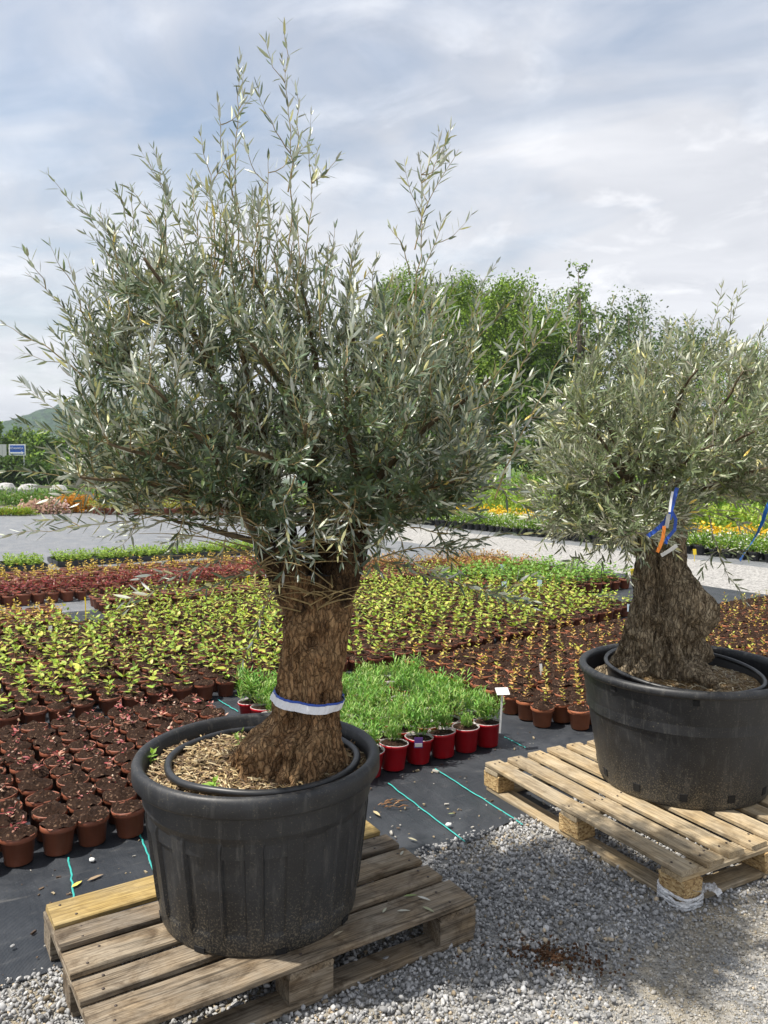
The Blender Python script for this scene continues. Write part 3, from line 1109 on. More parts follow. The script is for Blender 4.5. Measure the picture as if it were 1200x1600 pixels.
def trunk_point(tab, z, a, seed, flare=0.0, knobs=(), rough=1.0):
    x, y, r = catmull(tab, z)
    ca, sa = cos(a), sin(a)
    rid = noise.fractal(Vector((ca * 2.6, sa * 2.6, z * 2.2 + seed)), 1.0, 2.0, 3)
    fine = noise.fractal(Vector((ca * 9, sa * 9, z * 11 + seed)), 1.0, 2.0, 4)
    fold = noise.fractal(Vector((ca * 4.5 + rid, sa * 4.5, z * 6 + seed * 2)), 1.0, 2.0, 3)
    cr_ = abs(noise.noise(Vector((ca * 13 + fold, sa * 13, z * 7 + seed))))
    rough = rough * (1 + .9 * max(0, 1 - (z - tab[0][0]) / .28))
    flu = math.sin(a * 7 + 2.6 * rid + 2.2 * noise.noise(Vector((ca * 1.5, sa * 1.5, z * 4 + seed))) + 5 * z) * (.5 + .5 * noise.noise(Vector((ca * 2, sa * 2, z * 5 - seed))))
    rr = r * (1 + .07 * flu + .13 * rid * rough + .085 * fine * rough + .10 * fold * rough - .05 * max(0, .25 - cr_) * 4 * rough)
    if flare:
        lob = 0.5 + 0.5 * math.sin(a * 5 + seed * 3 + 1.2 * math.sin(a * 2))
        t = max(0.0, 1 - (z - tab[0][0]) / .16)
        rr += flare * t * t * lob
    for (kz, ka, kr, kh) in knobs:
        da = (a - ka + pi) % (2 * pi) - pi
        d2 = ((z - kz) / kr) ** 2 + (da * r / kr) ** 2
        rr += 1.35 * kh * math.exp(-d2)
    return Vector((x + rr * ca, y + rr * sa, z))


def trunk_mesh(tab, seed, mats, flare, knobs, stubs, n=120, rows=170, rough=1.0, shaded=False):
    z0, z1 = tab[0][0], tab[-1][0]
    V, Fc, mi = [], [], []
    for j in range(rows + 1):
        z = z0 + (z1 - z0) * j / rows
        for k in range(n):
            V.append(trunk_point(tab, z, 2 * pi * k / n, seed, flare, knobs, rough))
    for j in range(rows):
        for k in range(n):
            k2 = (k + 1) % n
            Fc.append((j * n + k, j * n + k2, (j + 1) * n + k2, (j + 1) * n + k)); mi.append(0)
    Fc.append(tuple(rows * n + k for k in range(n))); mi.append(1)
    for pts, rads in stubs:
        b_ = len(V)
        kk = 40
        # resample
        P_, R_ = [], []
        m_ = 26
        for i in range(m_ + 1):
            t = i / m_ * (len(pts) - 1)
            i0 = min(int(t), len(pts) - 2)
            f = t - i0
            P_.append(Vector(pts[i0]).lerp(Vector(pts[i0 + 1]), f))
            R_.append(rads[i0] + (rads[i0 + 1] - rads[i0]) * f)
        v2, f2 = tube_vf(P_, R_, kk)
        for i, p in enumerate(v2):
            c = P_[i // kk]
            d = (p - c)
            s = 1 + .15 * noise.fractal(Vector(p) * 9 + Vector((seed, 0, 0)), 1, 2, 4) + .10 * noise.noise(Vector(p) * 45)
            V.append(c + d * s)
        for f in f2[:-1]:
            Fc.append(tuple(i + b_ for i in f)); mi.append(0)
        # hollowed cut end: inset
        cap = [i + b_ for i in f2[-1]]
        c = P_[-1] - (P_[-1] - P_[-2]) * 1.2
        ib = len(V)
        for i in cap:
            V.append(c + (V[i] - P_[-1]) * .72)
        for q in range(len(cap)):
            q2 = (q + 1) % len(cap)
            Fc.append((cap[q], cap[q2], ib + q2, ib + q)); mi.append(1)
        Fc.append(tuple(range(ib, ib + len(cap)))); mi.append(1)
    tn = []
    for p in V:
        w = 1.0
        if shaded:      # old stubs and fork: dark wood plus crown shade painted in, with ragged edge
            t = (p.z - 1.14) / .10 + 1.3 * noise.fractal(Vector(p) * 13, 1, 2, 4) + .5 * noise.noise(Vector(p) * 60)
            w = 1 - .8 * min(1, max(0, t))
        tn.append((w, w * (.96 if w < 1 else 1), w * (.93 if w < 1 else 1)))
    return mesh('trunk', V, Fc, mats, mi, True, np.array(tn))


def bez(p0, p1, p2, n):
    return [p0 * (1 - t) ** 2 + p1 * 2 * t * (1 - t) + p2 * t * t for t in [i / n for i in range(n + 1)]]


class Olive:
    def __init__(s, seed):
        s.r = random.Random(seed)
        s.lp, s.la, s.ln, s.ll, s.lw, s.lb, s.lt = [], [], [], [], [], [], []
        s.twV, s.twF = [], []

    def twig(s, pts, rad, k=4):
        V, Fc = tube_vf(pts, rad, k, False)
        b = len(s.twV)
        s.twV += V
        s.twF += [tuple(i + b for i in f) for f in Fc]

    def leaf(s, p, ax, nr, L, w, bend, tint):
        s.lp.append(tuple(p)); s.la.append(tuple(ax)); s.ln.append(tuple(nr)); s.ll.append(L); s.lw.append(w); s.lb.append(bend); s.lt.append(tint)

    def shoot(s, p0, ctrl, p1, r0=.0022, bare=.15, spacing=.017, Ls=(.034, .056), side=0.0, depth=0):
        r = s.r
        Lg = (p1 - p0).length
        n = max(6, int(Lg / .03))
        pts = bez(p0, ctrl, p1, n)
        ph = r.uniform(0, 9)
        pts = [p + Vector((noise.noise(Vector((i * .5, ph, 0))), noise.noise(Vector((i * .5, ph, 5))), noise.noise(Vector((i * .5, ph, 9))))) * .012 * min(1, i / 2) for i, p in enumerate(pts)]
        s.twig(pts, [r0 * (1 - .78 * i / n) for i in range(n + 1)])
        # leaves
        dist = 0.0
        tot = sum((pts[i + 1] - pts[i]).length for i in range(n))
        nxt = tot * bare
        rot = r.uniform(0, pi)
        i = 0
        acc = 0.0
        while i < n:
            seg = pts[i + 1] - pts[i]
            sl_ = seg.length
            while nxt < acc + sl_:
                t = (nxt - acc) / sl_
                p = pts[i] + seg * t
                d = seg.normalized()
                fr = nxt / tot
                e1 = d.orthogonal().normalized()
                e2 = d.cross(e1)
                perp = e1 * cos(rot) + e2 * sin(rot)
                rot += pi / 2 + r.uniform(-.25, .25)
                for sg in (1, -1):
                    if r.random() < .1 + (.25 if fr < .3 else 0):
                        continue
                    th = radians(r.uniform(24, 52)) * (1.0 if fr < .9 else .6)
                    pp = perp * sg
                    ax = d * cos(th) + pp * sin(th)
                    ax = ax + Vector((r.uniform(-.13, .13), r.uniform(-.13, .13), r.uniform(-.12, .16)))
                    nr = d * sin(th) - pp * cos(th) + Vector((0, 0, .35)) + Vector((r.uniform(-.45, .45), r.uniform(-.45, .45), r.uniform(-.3, .3)))
                    L = r.uniform(*Ls) * (1.0 if fr < .8 else 1.0 - 1.9 * (fr - .8))
                    k = r.uniform(.6, 1.3)
                    tint = (k, k * r.uniform(.95, 1.04), k * r.uniform(.85, 1.05))
                    q = r.random()
                    if q < .006:
                        tint = (1.9, 1.35, .4)          # yellowing leaf
                    elif q < .12:
                        tint = (1.5 * k, 1.35 * k, .75 * k)
                    s.leaf(p, ax, nr, L, L * r.uniform(.15, .21), r.uniform(-.12, .26), tint)
                nxt += spacing * r.uniform(.75, 1.3)
            acc += sl_
            i += 1
        # side twigs
        if side and depth < 1:
            for _ in range(int(side)):
                k = r.randint(int(n * .3), n - 2)
                d = (pts[k + 1] - pts[k]).normalized()
                e = Vector((r.uniform(-1, 1), r.uniform(-1, 1), r.uniform(-.4, .9))).normalized()
                L = r.uniform(.10, .22) * min(1.0, Lg / .35)
                q1 = pts[k] + (d * .75 + e * .65).normalized() * L
                s.shoot(pts[k], pts[k] + (d * .2 + e * .8) * L * .45, q1, r0 * .6, .1, spacing * .95, Ls, 0, 1)

    def finish(s, root, leafm, twigm, singles=300):
        pos, ax, nr = np.array(s.lp), np.array(s.la), np.array(s.ln)
        ln, wd_, bd, tn = np.array(s.ll), np.array(s.lw), np.array(s.lb), np.array(s.lt)
        V, Fc = leaves_np(pos, ax, nr, ln, wd_, bd)
        # the leaves standing nearest to the viewer become parts of their own
        scr = np.array([pix(p) for p in pos])
        ok = (scr[:, 0] > 5) & (scr[:, 0] < 1195) & (scr[:, 1] > 5)
        key = np.where(ok, pos[:, 1] / (ln / .045) ** .6, 99)
        order = np.argsort(key)
        mine = order[:singles]
        rest = np.ones(len(pos), bool)
        rest[mine] = False
        V3 = V.reshape(-1, 8, 3)
        nrest = rest.sum()
        Fr = (LF[None] + (np.arange(nrest) * 8)[:, None, None]).reshape(-1, 3)
        wmi = np.array(root.location)
        link('foliage', mesh('foliage', V3[rest].reshape(-1, 3) - wmi, Fr, leafm, tint=np.repeat(tn[rest], 8, 0)), root, kind='stuff')
        for i in mine:
            me = mesh('leaf', V3[i] - pos[i], LF, leafm, tint=np.repeat(tn[i:i + 1], 8, 0))
            link('leaf', me, root, Vector(pos[i]) - root.location)
        link('twig', mesh('twig', [p - root.location for p in s.twV], s.twF, twigm), root, kind='stuff')
        print('olive leaves', len(pos), 'twig faces', len(s.twF))


def inside(poly, x, y):
    c = False
    j = len(poly) - 1
    for i in range(len(poly)):
        xi, yi = poly[i]
        xj, yj = poly[j]
        if (yi > y) != (yj > y) and x < (xj - xi) * (y - yi) / (yj - yi) + xi:
            c = not c
        j = i
    return c


def polydist(poly, x, y):
    best = 1e9
    for i in range(len(poly)):
        (x0, y0), (x1, y1) = poly[i - 1], poly[i]
        dx, dy = x1 - x0, y1 - y0
        t = max(0, min(1, ((x - x0) * dx + (y - y0) * dy) / (dx * dx + dy * dy)))
        best = min(best, math.hypot(x - x0 - dx * t, y - y0 - dy * t))
    return best


def grow_crown(ol, root, Y0, outline_px, thick, hub, branches_px, nshoot, long_px, barkm, twig_r=.002, spacing=.0145, Ls=(.034, .056), upness=.55, low_z=1.35):
    """fill a crown volume: outline is the crown's silhouette in the plane of the trunk, thick its half depth"""
    poly = [(P(x, y, Y0).x, P(x, y, Y0).z) for x, y in outline_px]
    r = ol.r
    # branches
    bpts = []
    for (start, tip, dy) in branches_px:
        p0 = Vector(start)
        q = P(tip[0], tip[1], Y0)
        p2 = Vector((q.x, Y0 + dy, q.z))
        mid = p0.lerp(p2, .5) + Vector((0, 0, .05 + .12 * abs(p2.x - p0.x)))
        mid = p0 + Vector(((p2.x - p0.x) * .38, (p2.y - p0.y) * .38, (p2.z - p0.z) * .62))
        pts = bez(p0, mid, p2, 12)
        ph = r.uniform(0, 99)
        pts = [p + Vector((noise.noise(Vector((i * .35, ph, 0))), noise.noise(Vector((i * .35, ph, 3))), noise.noise(Vector((i * .35, ph, 6))))) * .03 * (i / 12) for i, p in enumerate(pts)]
        Lb = (p2 - p0).length
        rb = .006 + .011 * Lb
        mb = MB()
        mb.tube([p - root.location for p in pts], [rb * (1 - .8 * i / 12) + .0012 for i in range(13)], 8)
        link('branch', mb.make('branch', M_LIMB), root)
        bpts += [(p, i / 12) for i, p in enumerate(pts) if i >= 2]
    # crown shoots
    xs, zs = [p[0] for p in poly], [p[1] for p in poly]
    x0, x1, z0, z1 = min(xs), max(xs), min(zs), max(zs)
    hx, hz = hub[0], hub[2]
    n = 0
    tries = 0
    while n < nshoot and tries < nshoot * 60:
        tries += 1
        x, z = r.uniform(x0, x1), r.uniform(z0, z1)
        if not inside(poly, x, z):
            continue
        e = polydist(poly, x, z)
        th = thick * min(1.0, math.sqrt(max(0.0, e) / .32) + .12)
        y = Y0 + r.uniform(-1, 1) * th
        # shell bias: inner shoots less often
        shell = max(abs(y - Y0) / (thick + 1e-6), 1 - min(1, e / .35))
        if r.random() > .55 + .45 * shell ** 1.2:
            continue
        tip = Vector((x, y, z))
        # origin: a branch point that lies inward of the tip
        best, bd = None, 1e9
        for p, t in bpts:
            d = (tip - p).length
            c = abs(d - r.uniform(.22, .34)) + (0.25 if p.z > tip.z + .05 else 0) + .12 * abs(p.x - tip.x)
            if c < bd:
                best, bd = p, c
        p0 = best
        if (tip - p0).length > .62:
            p0 = tip.lerp(p0, .5 / (tip - p0).length)
        out = Vector((tip.x - hx, tip.y - hub[1], 0))
        out = out.normalized() if out.length > .01 else Vector((0, 0, 1))
        Lg = (tip - p0).length
        ctrl = p0.lerp(tip, .45) + (out * .45 - Vector((0, 0, upness))) * Lg * .2 if z > low_z else p0.lerp(tip, .5) + Vector((0, 0, .16)) * Lg
        ol.shoot(p0, ctrl, tip, twig_r, .18, spacing, Ls, r.choice((0, 1, 2, 2)))
        n += 1
    for (b, t, dy0, dy1, side) in long_px:
        p0 = P(b[0], b[1], Y0); p0 = Vector((p0.x, Y0 + dy0, p0.z))
        p1 = P(t[0], t[1], Y0 + dy1)
        Lg = (p1 - p0).length
        ctrl = p0.lerp(p1, .5) + Vector((r.uniform(-.05, .05), r.uniform(-.05, .05), r.uniform(-.03, .06) if abs(p1.x - p0.x) > (p1.z - p0.z) else 0)) * 1.0
        ol.shoot(p0, ctrl, p1, .0026 + .0012 * Lg, .10, spacing * (1.75 if p1.z > 1.95 else 1.25), Ls, max(0, side - 1))


# --- left olive
TL = [(0.60, -.315, 2.60, .150), (0.70, -.290, 2.60, .142), (0.80, -.255, 2.60, .108), (0.90, -.238, 2.60, .098), (1.02, -.225, 2.60, .098), (1.12, -.212, 2.60, .096), (1.20, -.208, 2.60, .094), (1.25, -.205, 2.60, .08)]
KL = [(1.045, -1.62, .062, .030), (1.05, -1.60, .024, -.052), (1.09, -2.15, .035, .02), (.97, -1.1, .04, .016), (.865, -.95, .018, -.035), (.875, -1.0, .035, .014), (.93, -2.3, .03, .014), (.72, -1.9, .05, .035), (.68, -1.55, .03, -.025),
      (.75, -1.1, .04, .022), (.64, -2.3, .06, .03), (.70, -2.5, .05, .03), (.66, -1.3, .05, .025), (.64, -.6, .06, .02), (.77, -2.0, .028, -.02), (1.12, -.8, .04, .018)]
olive1 = thing('olive_tree', 'tall olive tree with brown trunk tied with a white band', 'olive tree', (-.30, 2.60, .60))
LOC1 = olive1.location
stubsL = [([(-.26, 2.60, 1.15), (-.315, 2.57, 1.26), (-.35, 2.54, 1.33), (-.365, 2.52, 1.36)], [.070, .066, .058, .055]),
          ([(-.30, 2.62, 1.20), (-.345, 2.64, 1.36), (-.36, 2.66, 1.46)], [.07, .055, .045]),
          ([(-.185, 2.60, 1.14), (-.135, 2.61, 1.25), (-.112, 2.63, 1.35), (-.105, 2.65, 1.40)], [.07, .066, .058, .052]),
          ([(-.20, 2.66, 1.2), (-.21, 2.72, 1.4), (-.23, 2.76, 1.55)], [.07, .055, .035])]
me = trunk_mesh(TL, 3.0, [M_BARK, M_CUT], .05, KL, stubsL, shaded=True)
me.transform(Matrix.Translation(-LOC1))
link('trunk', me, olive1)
ol1 = Olive(21)
OUT1 = [(98, 690), (125, 600), (142, 510), (165, 430), (190, 385), (235, 385), (290, 400), (330, 390), (380, 385), (440, 385), (480, 420), (530, 445), (580, 455), (610, 475), (650, 475), (690, 500), (720, 535), (745, 580),
        (770, 640), (785, 710), (770, 755), (740, 790), (690, 815), (620, 835), (570, 815), (520, 800), (460, 800), (420, 820), (350, 785), (280, 770), (210, 765), (150, 750), (112, 725)]
hubL = (-.22, 2.6, 1.40)
BR1 = []
_br = random.Random(5)
stL = (-.36, 2.66, 1.44)
stR = (-.09, 2.65, 1.43)
stB = (-.23, 2.75, 1.53)
stC = (-.36, 2.53, 1.33)
for (st, tip, dy) in [(stL, (150, 560), -.1), (stL, (190, 430), .1), (stL, (260, 430), -.25), (stL, (320, 420), .2), (stL, (120, 680), .15), (stL, (170, 740), -.25), (stL, (240, 700), -.42), (stC, (300, 620), -.45),
                      (stB, (380, 400), .05), (stB, (440, 420), .3), (stB, (480, 450), -.1), (stB, (420, 560), -.35), (stB, (350, 520), .4),
                      (stR, (550, 480), .1), (stR, (620, 500), -.15), (stR, (700, 540), .2), (stR, (760, 600), -.1), (stR, (770, 680), .15), (stR, (720, 740), -.25), (stR, (640, 660), -.42), (stR, (540, 600), -.45),
                      (stR, (680, 780), .1), (stR, (600, 720), .4), (stC, (230, 800), -.1), (stB, (500, 680), -.5), (stB, (420, 700), -.5), (stL, (330, 700), .45)]:
    BR1.append((Vector(st) + Vector((_br.uniform(-.03, .03), _br.uniform(-.03, .03), _br.uniform(-.04, .02))), tip, dy))
LONG1 = [((260, 430), (262, 310), -.1, -.1, 1), ((405, 420), (408, 285), -.15, -.15, 2), ((350, 410), (330, 330), .2, .2, 1), ((520, 460), (525, 355), 0, 0, 2), ((585, 470), (590, 395), .1, .1, 1), ((200, 430), (178, 345), -.1, -.1, 2), ((480, 440), (465, 330), -.2, -.2, 1), ((300, 780), (255, 880), -.15, -.2, 1), ((230, 770), (180, 860), 0, 0, 1), ((350, 790), (340, 880), .1, .15, 1), ((160, 740), (110, 800), .1, .1, 1), ((680, 820), (720, 900), 0, -.1, 1), ((450, 430), (440, 82), 0, 0, 4), ((375, 430), (378, 90), .05, .05, 4), ((372, 330), (342, 150), .05, .02, 2), ((345, 430), (312, 205), -.1, -.1, 4), ((290, 460), (236, 255), .1, .1, 5), ((335, 460), (300, 270), .1, .12, 3),
         ((230, 480), (208, 293), 0, 0, 4), ((190, 510), (150, 322), .1, .1, 4), ((165, 540), (106, 405), -.1, -.1, 3), ((150, 560), (40, 425), 0, -.05, 3), ((150, 595), (4, 508), -.1, -.15, 2), ((470, 440), (497, 232), .1, .1, 4),
         ((450, 300), (463, 130), 0, 0, 1), ((440, 440), (420, 240), -.1, -.1, 3), ((645, 480), (655, 240), 0, 0, 5), ((648, 390), (716, 233), 0, -.03, 2), ((640, 460), (700, 335), .1, .1, 2), ((640, 430), (608, 350), 0, 0, 1), ((550, 520), (558, 368), .1, .1, 3),
         ((740, 570), (772, 412), .1, .1, 2), ((770, 650), (868, 455), 0, 0, 4), ((760, 775), (910, 500), -.2, -.3, 4), ((720, 650), (838, 585), -.2, -.25, 2), ((590, 870), (835, 830), -.05, -.2, 3), ((590, 868), (838, 938), -.1, -.35, 4),
         ((700, 760), (845, 700), .1, .1, 2), ((330, 790), (2, 835), -.1, -.2, 3), ((190, 760), (2, 738), 0, -.1, 3), ((410, 850), (195, 955), -.1, -.3, 3), ((440, 890), (305, 925), -.1, -.28, 1), ((430, 900), (372, 1045), -.08, -.2, 1), ((330, 800), (150, 840), 0, .1, 2),
         ((520, 830), (700, 900), .1, .25, 2), ((400, 800), (250, 850), .2, .3, 2), ((130, 660), (70, 610), 0, -.05, 1), ((200, 720), (65, 790), -.1, -.15, 2), ((445, 760), (470, 905), -.33, -.36, 2), ((480, 740), (452, 850), -.35, -.38, 1), ((560, 760), (520, 850), -.3, -.33, 2), ((600, 780), (640, 885), -.2, -.3, 2), ((520, 760), (585, 835), -.3, -.3, 2), ((400, 780), (430, 870), -.3, -.34, 1),
         ((430, 800), (400, 880), -.2, -.28, 1), ((500, 780), (490, 900), -.25, -.3, 2), ((545, 790), (560, 900), -.2, -.28, 2), ((580, 800), (600, 905), -.15, -.25, 2), ((460, 800), (430, 930), -.2, -.25, 1), ((530, 790), (535, 880), -.28, -.32, 2), ((410, 800), (470, 870), -.3, -.36, 2), ((620, 810), (560, 870), -.2, -.3, 2), ((390, 820), (445, 850), -.2, -.3, 1),
         ((700, 560), (800, 470), .1, .1, 3), ((730, 640), (830, 520), 0, 0, 3), ((720, 700), (850, 640), .1, .15, 2), ((690, 780), (820, 770), -.1, -.1, 3), ((640, 820), (760, 850), -.1, -.15, 3)]
_t = random.Random(77)
_env = [(120, 430), (150, 345), (200, 320), (240, 300), (300, 300), (340, 285), (400, 270), (450, 290), (500, 330), (560, 375), (600, 400), (650, 400), (700, 430), (760, 460)]
for _i in range(58):
    xx = _t.uniform(125, 755)
    ye = next(a[1] + (b[1] - a[1]) * (xx - a[0]) / (b[0] - a[0]) for a, b in zip(_env, _env[1:]) if xx <= b[0])
    yt = ye + _t.uniform(0, 75)
    hh = _t.uniform(110, 170)
    dd = _t.uniform(-.32, .32)
    LONG1.append(((xx + (430 - xx) * .14, yt + hh), (xx, yt), dd * .8, dd, _t.choice((1, 2, 3))))
grow_crown(ol1, olive1, 2.60, OUT1, .55, hubL, BR1, 700, LONG1, M_TWIG)
# bare twigs around the fork
for i in range(120):
    a = _br.uniform(0, 2 * pi)
    p0 = Vector(_br.choice((stL, stR, stC, (-.2, 2.52, 1.2)))) + Vector((_br.uniform(-.05, .05), _br.uniform(-.05, .03), _br.uniform(-.08, .02)))
    L = _br.uniform(.15, .42)
    p1 = p0 + Vector((cos(a) * L, sin(a) * L - .08, _br.uniform(-.06, .4) * L + .03))
    ol1.twig(bez(p0, p0.lerp(p1, .5) + Vector((0, 0, .04)), p1, 6), [_br.uniform(.0012, .004) * (1 - .11 * k) for k in range(7)])
ol1.finish(olive1, M_OLIVE, M_TWIG)

# band on the left trunk
band = thing('trunk_band', 'white woven band with a blue edge tied round the left trunk', 'ribbon', (-.25, 2.60, .84))
for (zlo, zhi, m, nm) in ((0.0, .024, M_BAND, 'white_strip'), (.0245, .031, M_BLUE, 'blue_edge')):
    V, Fc = [], []
    n = 72
    for k in range(n):
        a = 2 * pi * k / n
        for zz in (zlo, zhi):
            z = .826 + zz + .014 * cos(a - radians(170)) + (0 if nm == 'white_strip' else .0)
            c = catmull(TL, z)
            mxr = 0
            for da in [i_ * .06 for i_ in range(-16, 17)]:
                q = trunk_point(TL, z, a + da, 3.0, .05, KL) - Vector((c[0], c[1], z))
                mxr = max(mxr, q.length * cos(da))
            rr = mxr + .003
            for ro in (0, .0016):
                V.append((c[0] + (rr + ro) * cos(a) + .25, c[1] + (rr + ro) * sin(a) - 2.60, z - .84))
    for k in range(n):
        a, b_ = 4 * k, 4 * ((k + 1) % n)
        Fc += [(a + 1, b_ + 1, b_ + 3, a + 3), (a, a + 2, b_ + 2, b_), (a + 2, a + 3, b_ + 3, b_ + 2), (a, b_, b_ + 1, a + 1)]
    link(nm, mesh(nm, V, Fc, m, smooth=False), band)

# --- right olive
TY = 3.66
TR = [(0.60, 1.285, TY, .175), (0.70, 1.285, TY, .150), (0.80, 1.275, TY, .130), (0.90, 1.285, TY, .122), (1.00, 1.280, TY, .112), (1.12, 1.265, TY, .100), (1.25, 1.262, TY, .104), (1.36, 1.27, TY, .09)]
KR = [(1.15, -1.30, 0.030, 0.020), (1.10, -2.40, 0.040, 0.025), (0.96, -1.35, 0.035, 0.030), (0.92, -2.10, 0.030, 0.026), (0.83, -1.10, 0.035, 0.030), (0.77, -1.75, 0.030, 0.026), (0.84, -2.60, 0.035, 0.030), (0.99, -2.70, 0.035, 0.020), (0.88, -1.00, 0.022, -0.030), (1.05, -1.80, 0.022, -0.028), (0.68, -1.20, 0.040, 0.040), (0.66, -2.40, 0.050, 0.040), (1.08, -.9, .045, .035), (1.0, -.6, .045, .035), (.78, -2.3, .05, .035), (.90, -1.5, .05, .03), (.74, -1.3, .035, -.03), (1.14, -1.9, .04, .025), (.94, -.75, .07, .06), (.86, -.45, .06, .045), (1.03, -1.2, .06, .045), (.88, -2.7, .06, .03), (.70, -1.9, .07, .03), (.68, -.9, .08, .04), (.72, -.2, .07, .05), (.80, -1.6, .04, -.02), (.97, -2.0, .035, -.02)]
olive2 = thing('olive_tree', 'shorter olive with knobbly grey trunk and blue and orange tags', 'olive tree', (1.285, TY, .60))
stubsR = [([(1.20, TY, 1.22), (1.15, TY - .02, 1.38), (1.12, TY, 1.5)], [.07, .055, .045]), ([(1.30, TY, 1.22), (1.34, TY, 1.4), (1.37, TY + .02, 1.52)], [.07, .058, .05]),
          ([(1.26, TY + .05, 1.25), (1.26, TY + .1, 1.5)], [.07, .05])]
me = trunk_mesh(TR, 11.0, [M_BARK2, M_CUT], .075, KR, stubsR, rough=2.0)
me.transform(Matrix.Translation(-olive2.location))
link('trunk', me, olive2)
ol2 = Olive(33)
OUT2 = [(818, 690), (860, 610), (900, 560), (950, 520), (1000, 520), (1050, 530), (1090, 520), (1150, 540), (1210, 520), (1270, 560), (1310, 640), (1310, 720), (1260, 790), (1200, 790), (1140, 760), (1085, 790), (1040, 850), (960, 875), (880, 870), (840, 820), (815, 760)]
BR2 = []
sL2, sR2, sB2 = (1.12, TY, 1.48), (1.39, TY + .02, 1.5), (1.26, TY + .1, 1.48)
for (st, tip, dy) in [(sL2, (880, 640), -.1), (sL2, (900, 740), -.3), (sL2, (930, 590), .2), (sL2, (960, 680), -.45), (sL2, (890, 800), -.1), (sL2, (950, 820), -.35), (sL2, (990, 580), -.2), (sB2, (1010, 600), .3), (sB2, (1050, 590), -.3),
                      (sB2, (1090, 580), .1), (sR2, (1130, 590), -.2), (sR2, (1180, 620), .1), (sR2, (1230, 660), -.15), (sR2, (1250, 730), .2), (sR2, (1180, 720), -.4), (sR2, (1100, 680), -.5), (sB2, (1040, 700), -.5), (sB2, (1120, 650), .4), (sL2, (940, 700), .4)]:
    BR2.append((Vector(st) + Vector((_br.uniform(-.03, .03), _br.uniform(-.03, .03), _br.uniform(-.04, .02))), tip, dy))
LONG2 = [((1080, 640), (1165, 438), 0, 0, 4), ((1095, 560), (1128, 440), 0, 0, 2), ((1060, 600), (1085, 490), -.1, -.1, 2), ((1040, 620), (1002, 462), .1, .1, 3), ((1000, 600), (930, 500), 0, 0, 3), ((1150, 620), (1200, 500), .1, .1, 3), ((1090, 720), (1230, 620), -.2, -.3, 3),
         ((1080, 700), (1190, 690), -.3, -.4, 2), ((1080, 800), (1165, 942), -.2, -.4, 3), ((960, 780), (985, 915), -.2, -.4, 2), ((900, 780), (838, 860), -.1, -.2, 3), ((960, 800), (900, 900), -.1, -.2, 3), ((1110, 800), (1180, 830), 0, -.1, 2), ((900, 640), (835, 610), -.1, -.1, 2),
         ((950, 600), (880, 520), .1, .1, 3)]
grow_crown(ol2, olive2, TY, OUT2, .62, (1.27, TY, 1.45), BR2, 640, LONG2, M_TWIG2, .0022, .016, (.036, .058))
for i in range(40):
    a = _br.uniform(0, 2 * pi)
    p0 = Vector(_br.choice((sL2, sR2, sB2))) + Vector((_br.uniform(-.05, .05), _br.uniform(-.08, .03), _br.uniform(-.12, .02)))
    L = _br.uniform(.15, .42)
    p1 = p0 + Vector((cos(a) * L, sin(a) * L - .1, _br.uniform(-.2, .4) * L))
    ol2.twig(bez(p0, p0.lerp(p1, .5) + Vector((0, 0, .04)), p1, 6), [_br.uniform(.0015, .004) * (1 - .11 * k) for k in range(7)])
ol2.finish(olive2, M_OLIVE2, M_TWIG2)


def strip(pts, w, m, name, th=.0008, twist=0.0, parent=None, origin=Vector((0, 0, 0)), side=None):
    pts = [Vector(p) for p in pts]
    V, Fc = [], []
    for i, p in enumerate(pts):
        d = (pts[min(i + 1, len(pts) - 1)] - pts[max(i - 1, 0)]).normalized()
        s = side or d.cross(Vector((0, 1, 0))).normalized()
        s = (Matrix.Rotation(twist * i / max(1, len(pts) - 1), 3, d) @ Vector(s))
        nn = d.cross(s).normalized() * th
        V += [p - s * w / 2 - nn - origin, p + s * w / 2 - nn - origin, p + s * w / 2 + nn - origin, p - s * w / 2 + nn - origin]
        if i:
            b_ = 4 * i
            for j in range(4):
                j2 = (j + 1) % 4
                Fc.append((b_ - 4 + j, b_ - 4 + j2, b_ + j2, b_ + j))
    Fc.append((3, 2, 1, 0)); n = 4 * (len(pts) - 1)
    Fc.append((n, n + 1, n + 2, n + 3))
    return link(name, mesh(name, V, Fc, m, smooth=False), parent)


YT = 3.16
def PT(x, y, Y=YT):
    return P(x, y, Y)
og = PT(1048, 770)
t = thing('tag_bundle', 'blue and white ribbon with orange and grey tags hung on the right olive', 'tag', og)
strip([PT(1058, 762), PT(1052, 785), PT(1048, 800), PT(1046, 812)], .015, M_BLUE, 'blue_ribbon', parent=t, origin=og, twist=.8)
strip([PT(1051, 768, YT - .01), PT(1048, 784, YT - .01), PT(1046, 800, YT - .012)], .009, M_BAND, 'white_ribbon', parent=t, origin=og, twist=.5)
strip([PT(1050, 800), PT(1056, 812), PT(1054, 828), PT(1042, 842), PT(1040, 850)], .013, M_BLUE, 'blue_ribbon', parent=t, origin=og, twist=.6)
strip([PT(1044, 806), PT(1040, 814), PT(1028, 826), PT(1012, 838)], .016, M_BLUE, 'blue_ribbon', parent=t, origin=og, twist=.4)
strip([PT(1045, 803, YT - .012), PT(1043, 815, YT - .012), PT(1041, 825, YT - .012)], .016, M_GREYTAG, 'paper_tag', parent=t, origin=og)
strip([PT(1038, 822, YT - .016), PT(1036, 840, YT - .02), PT(1032, 852, YT - .02), PT(1027, 863, YT - .02)], .013, M_ORANGE, 'orange_tag', parent=t, origin=og)
strip([PT(1033, 868, YT - .03), PT(1045, 861, YT - .03), PT(1058, 852, YT - .03)], .014, M_GREYTAG, 'paper_tag', parent=t, origin=og)
og = P(1200, 782, 3.5)
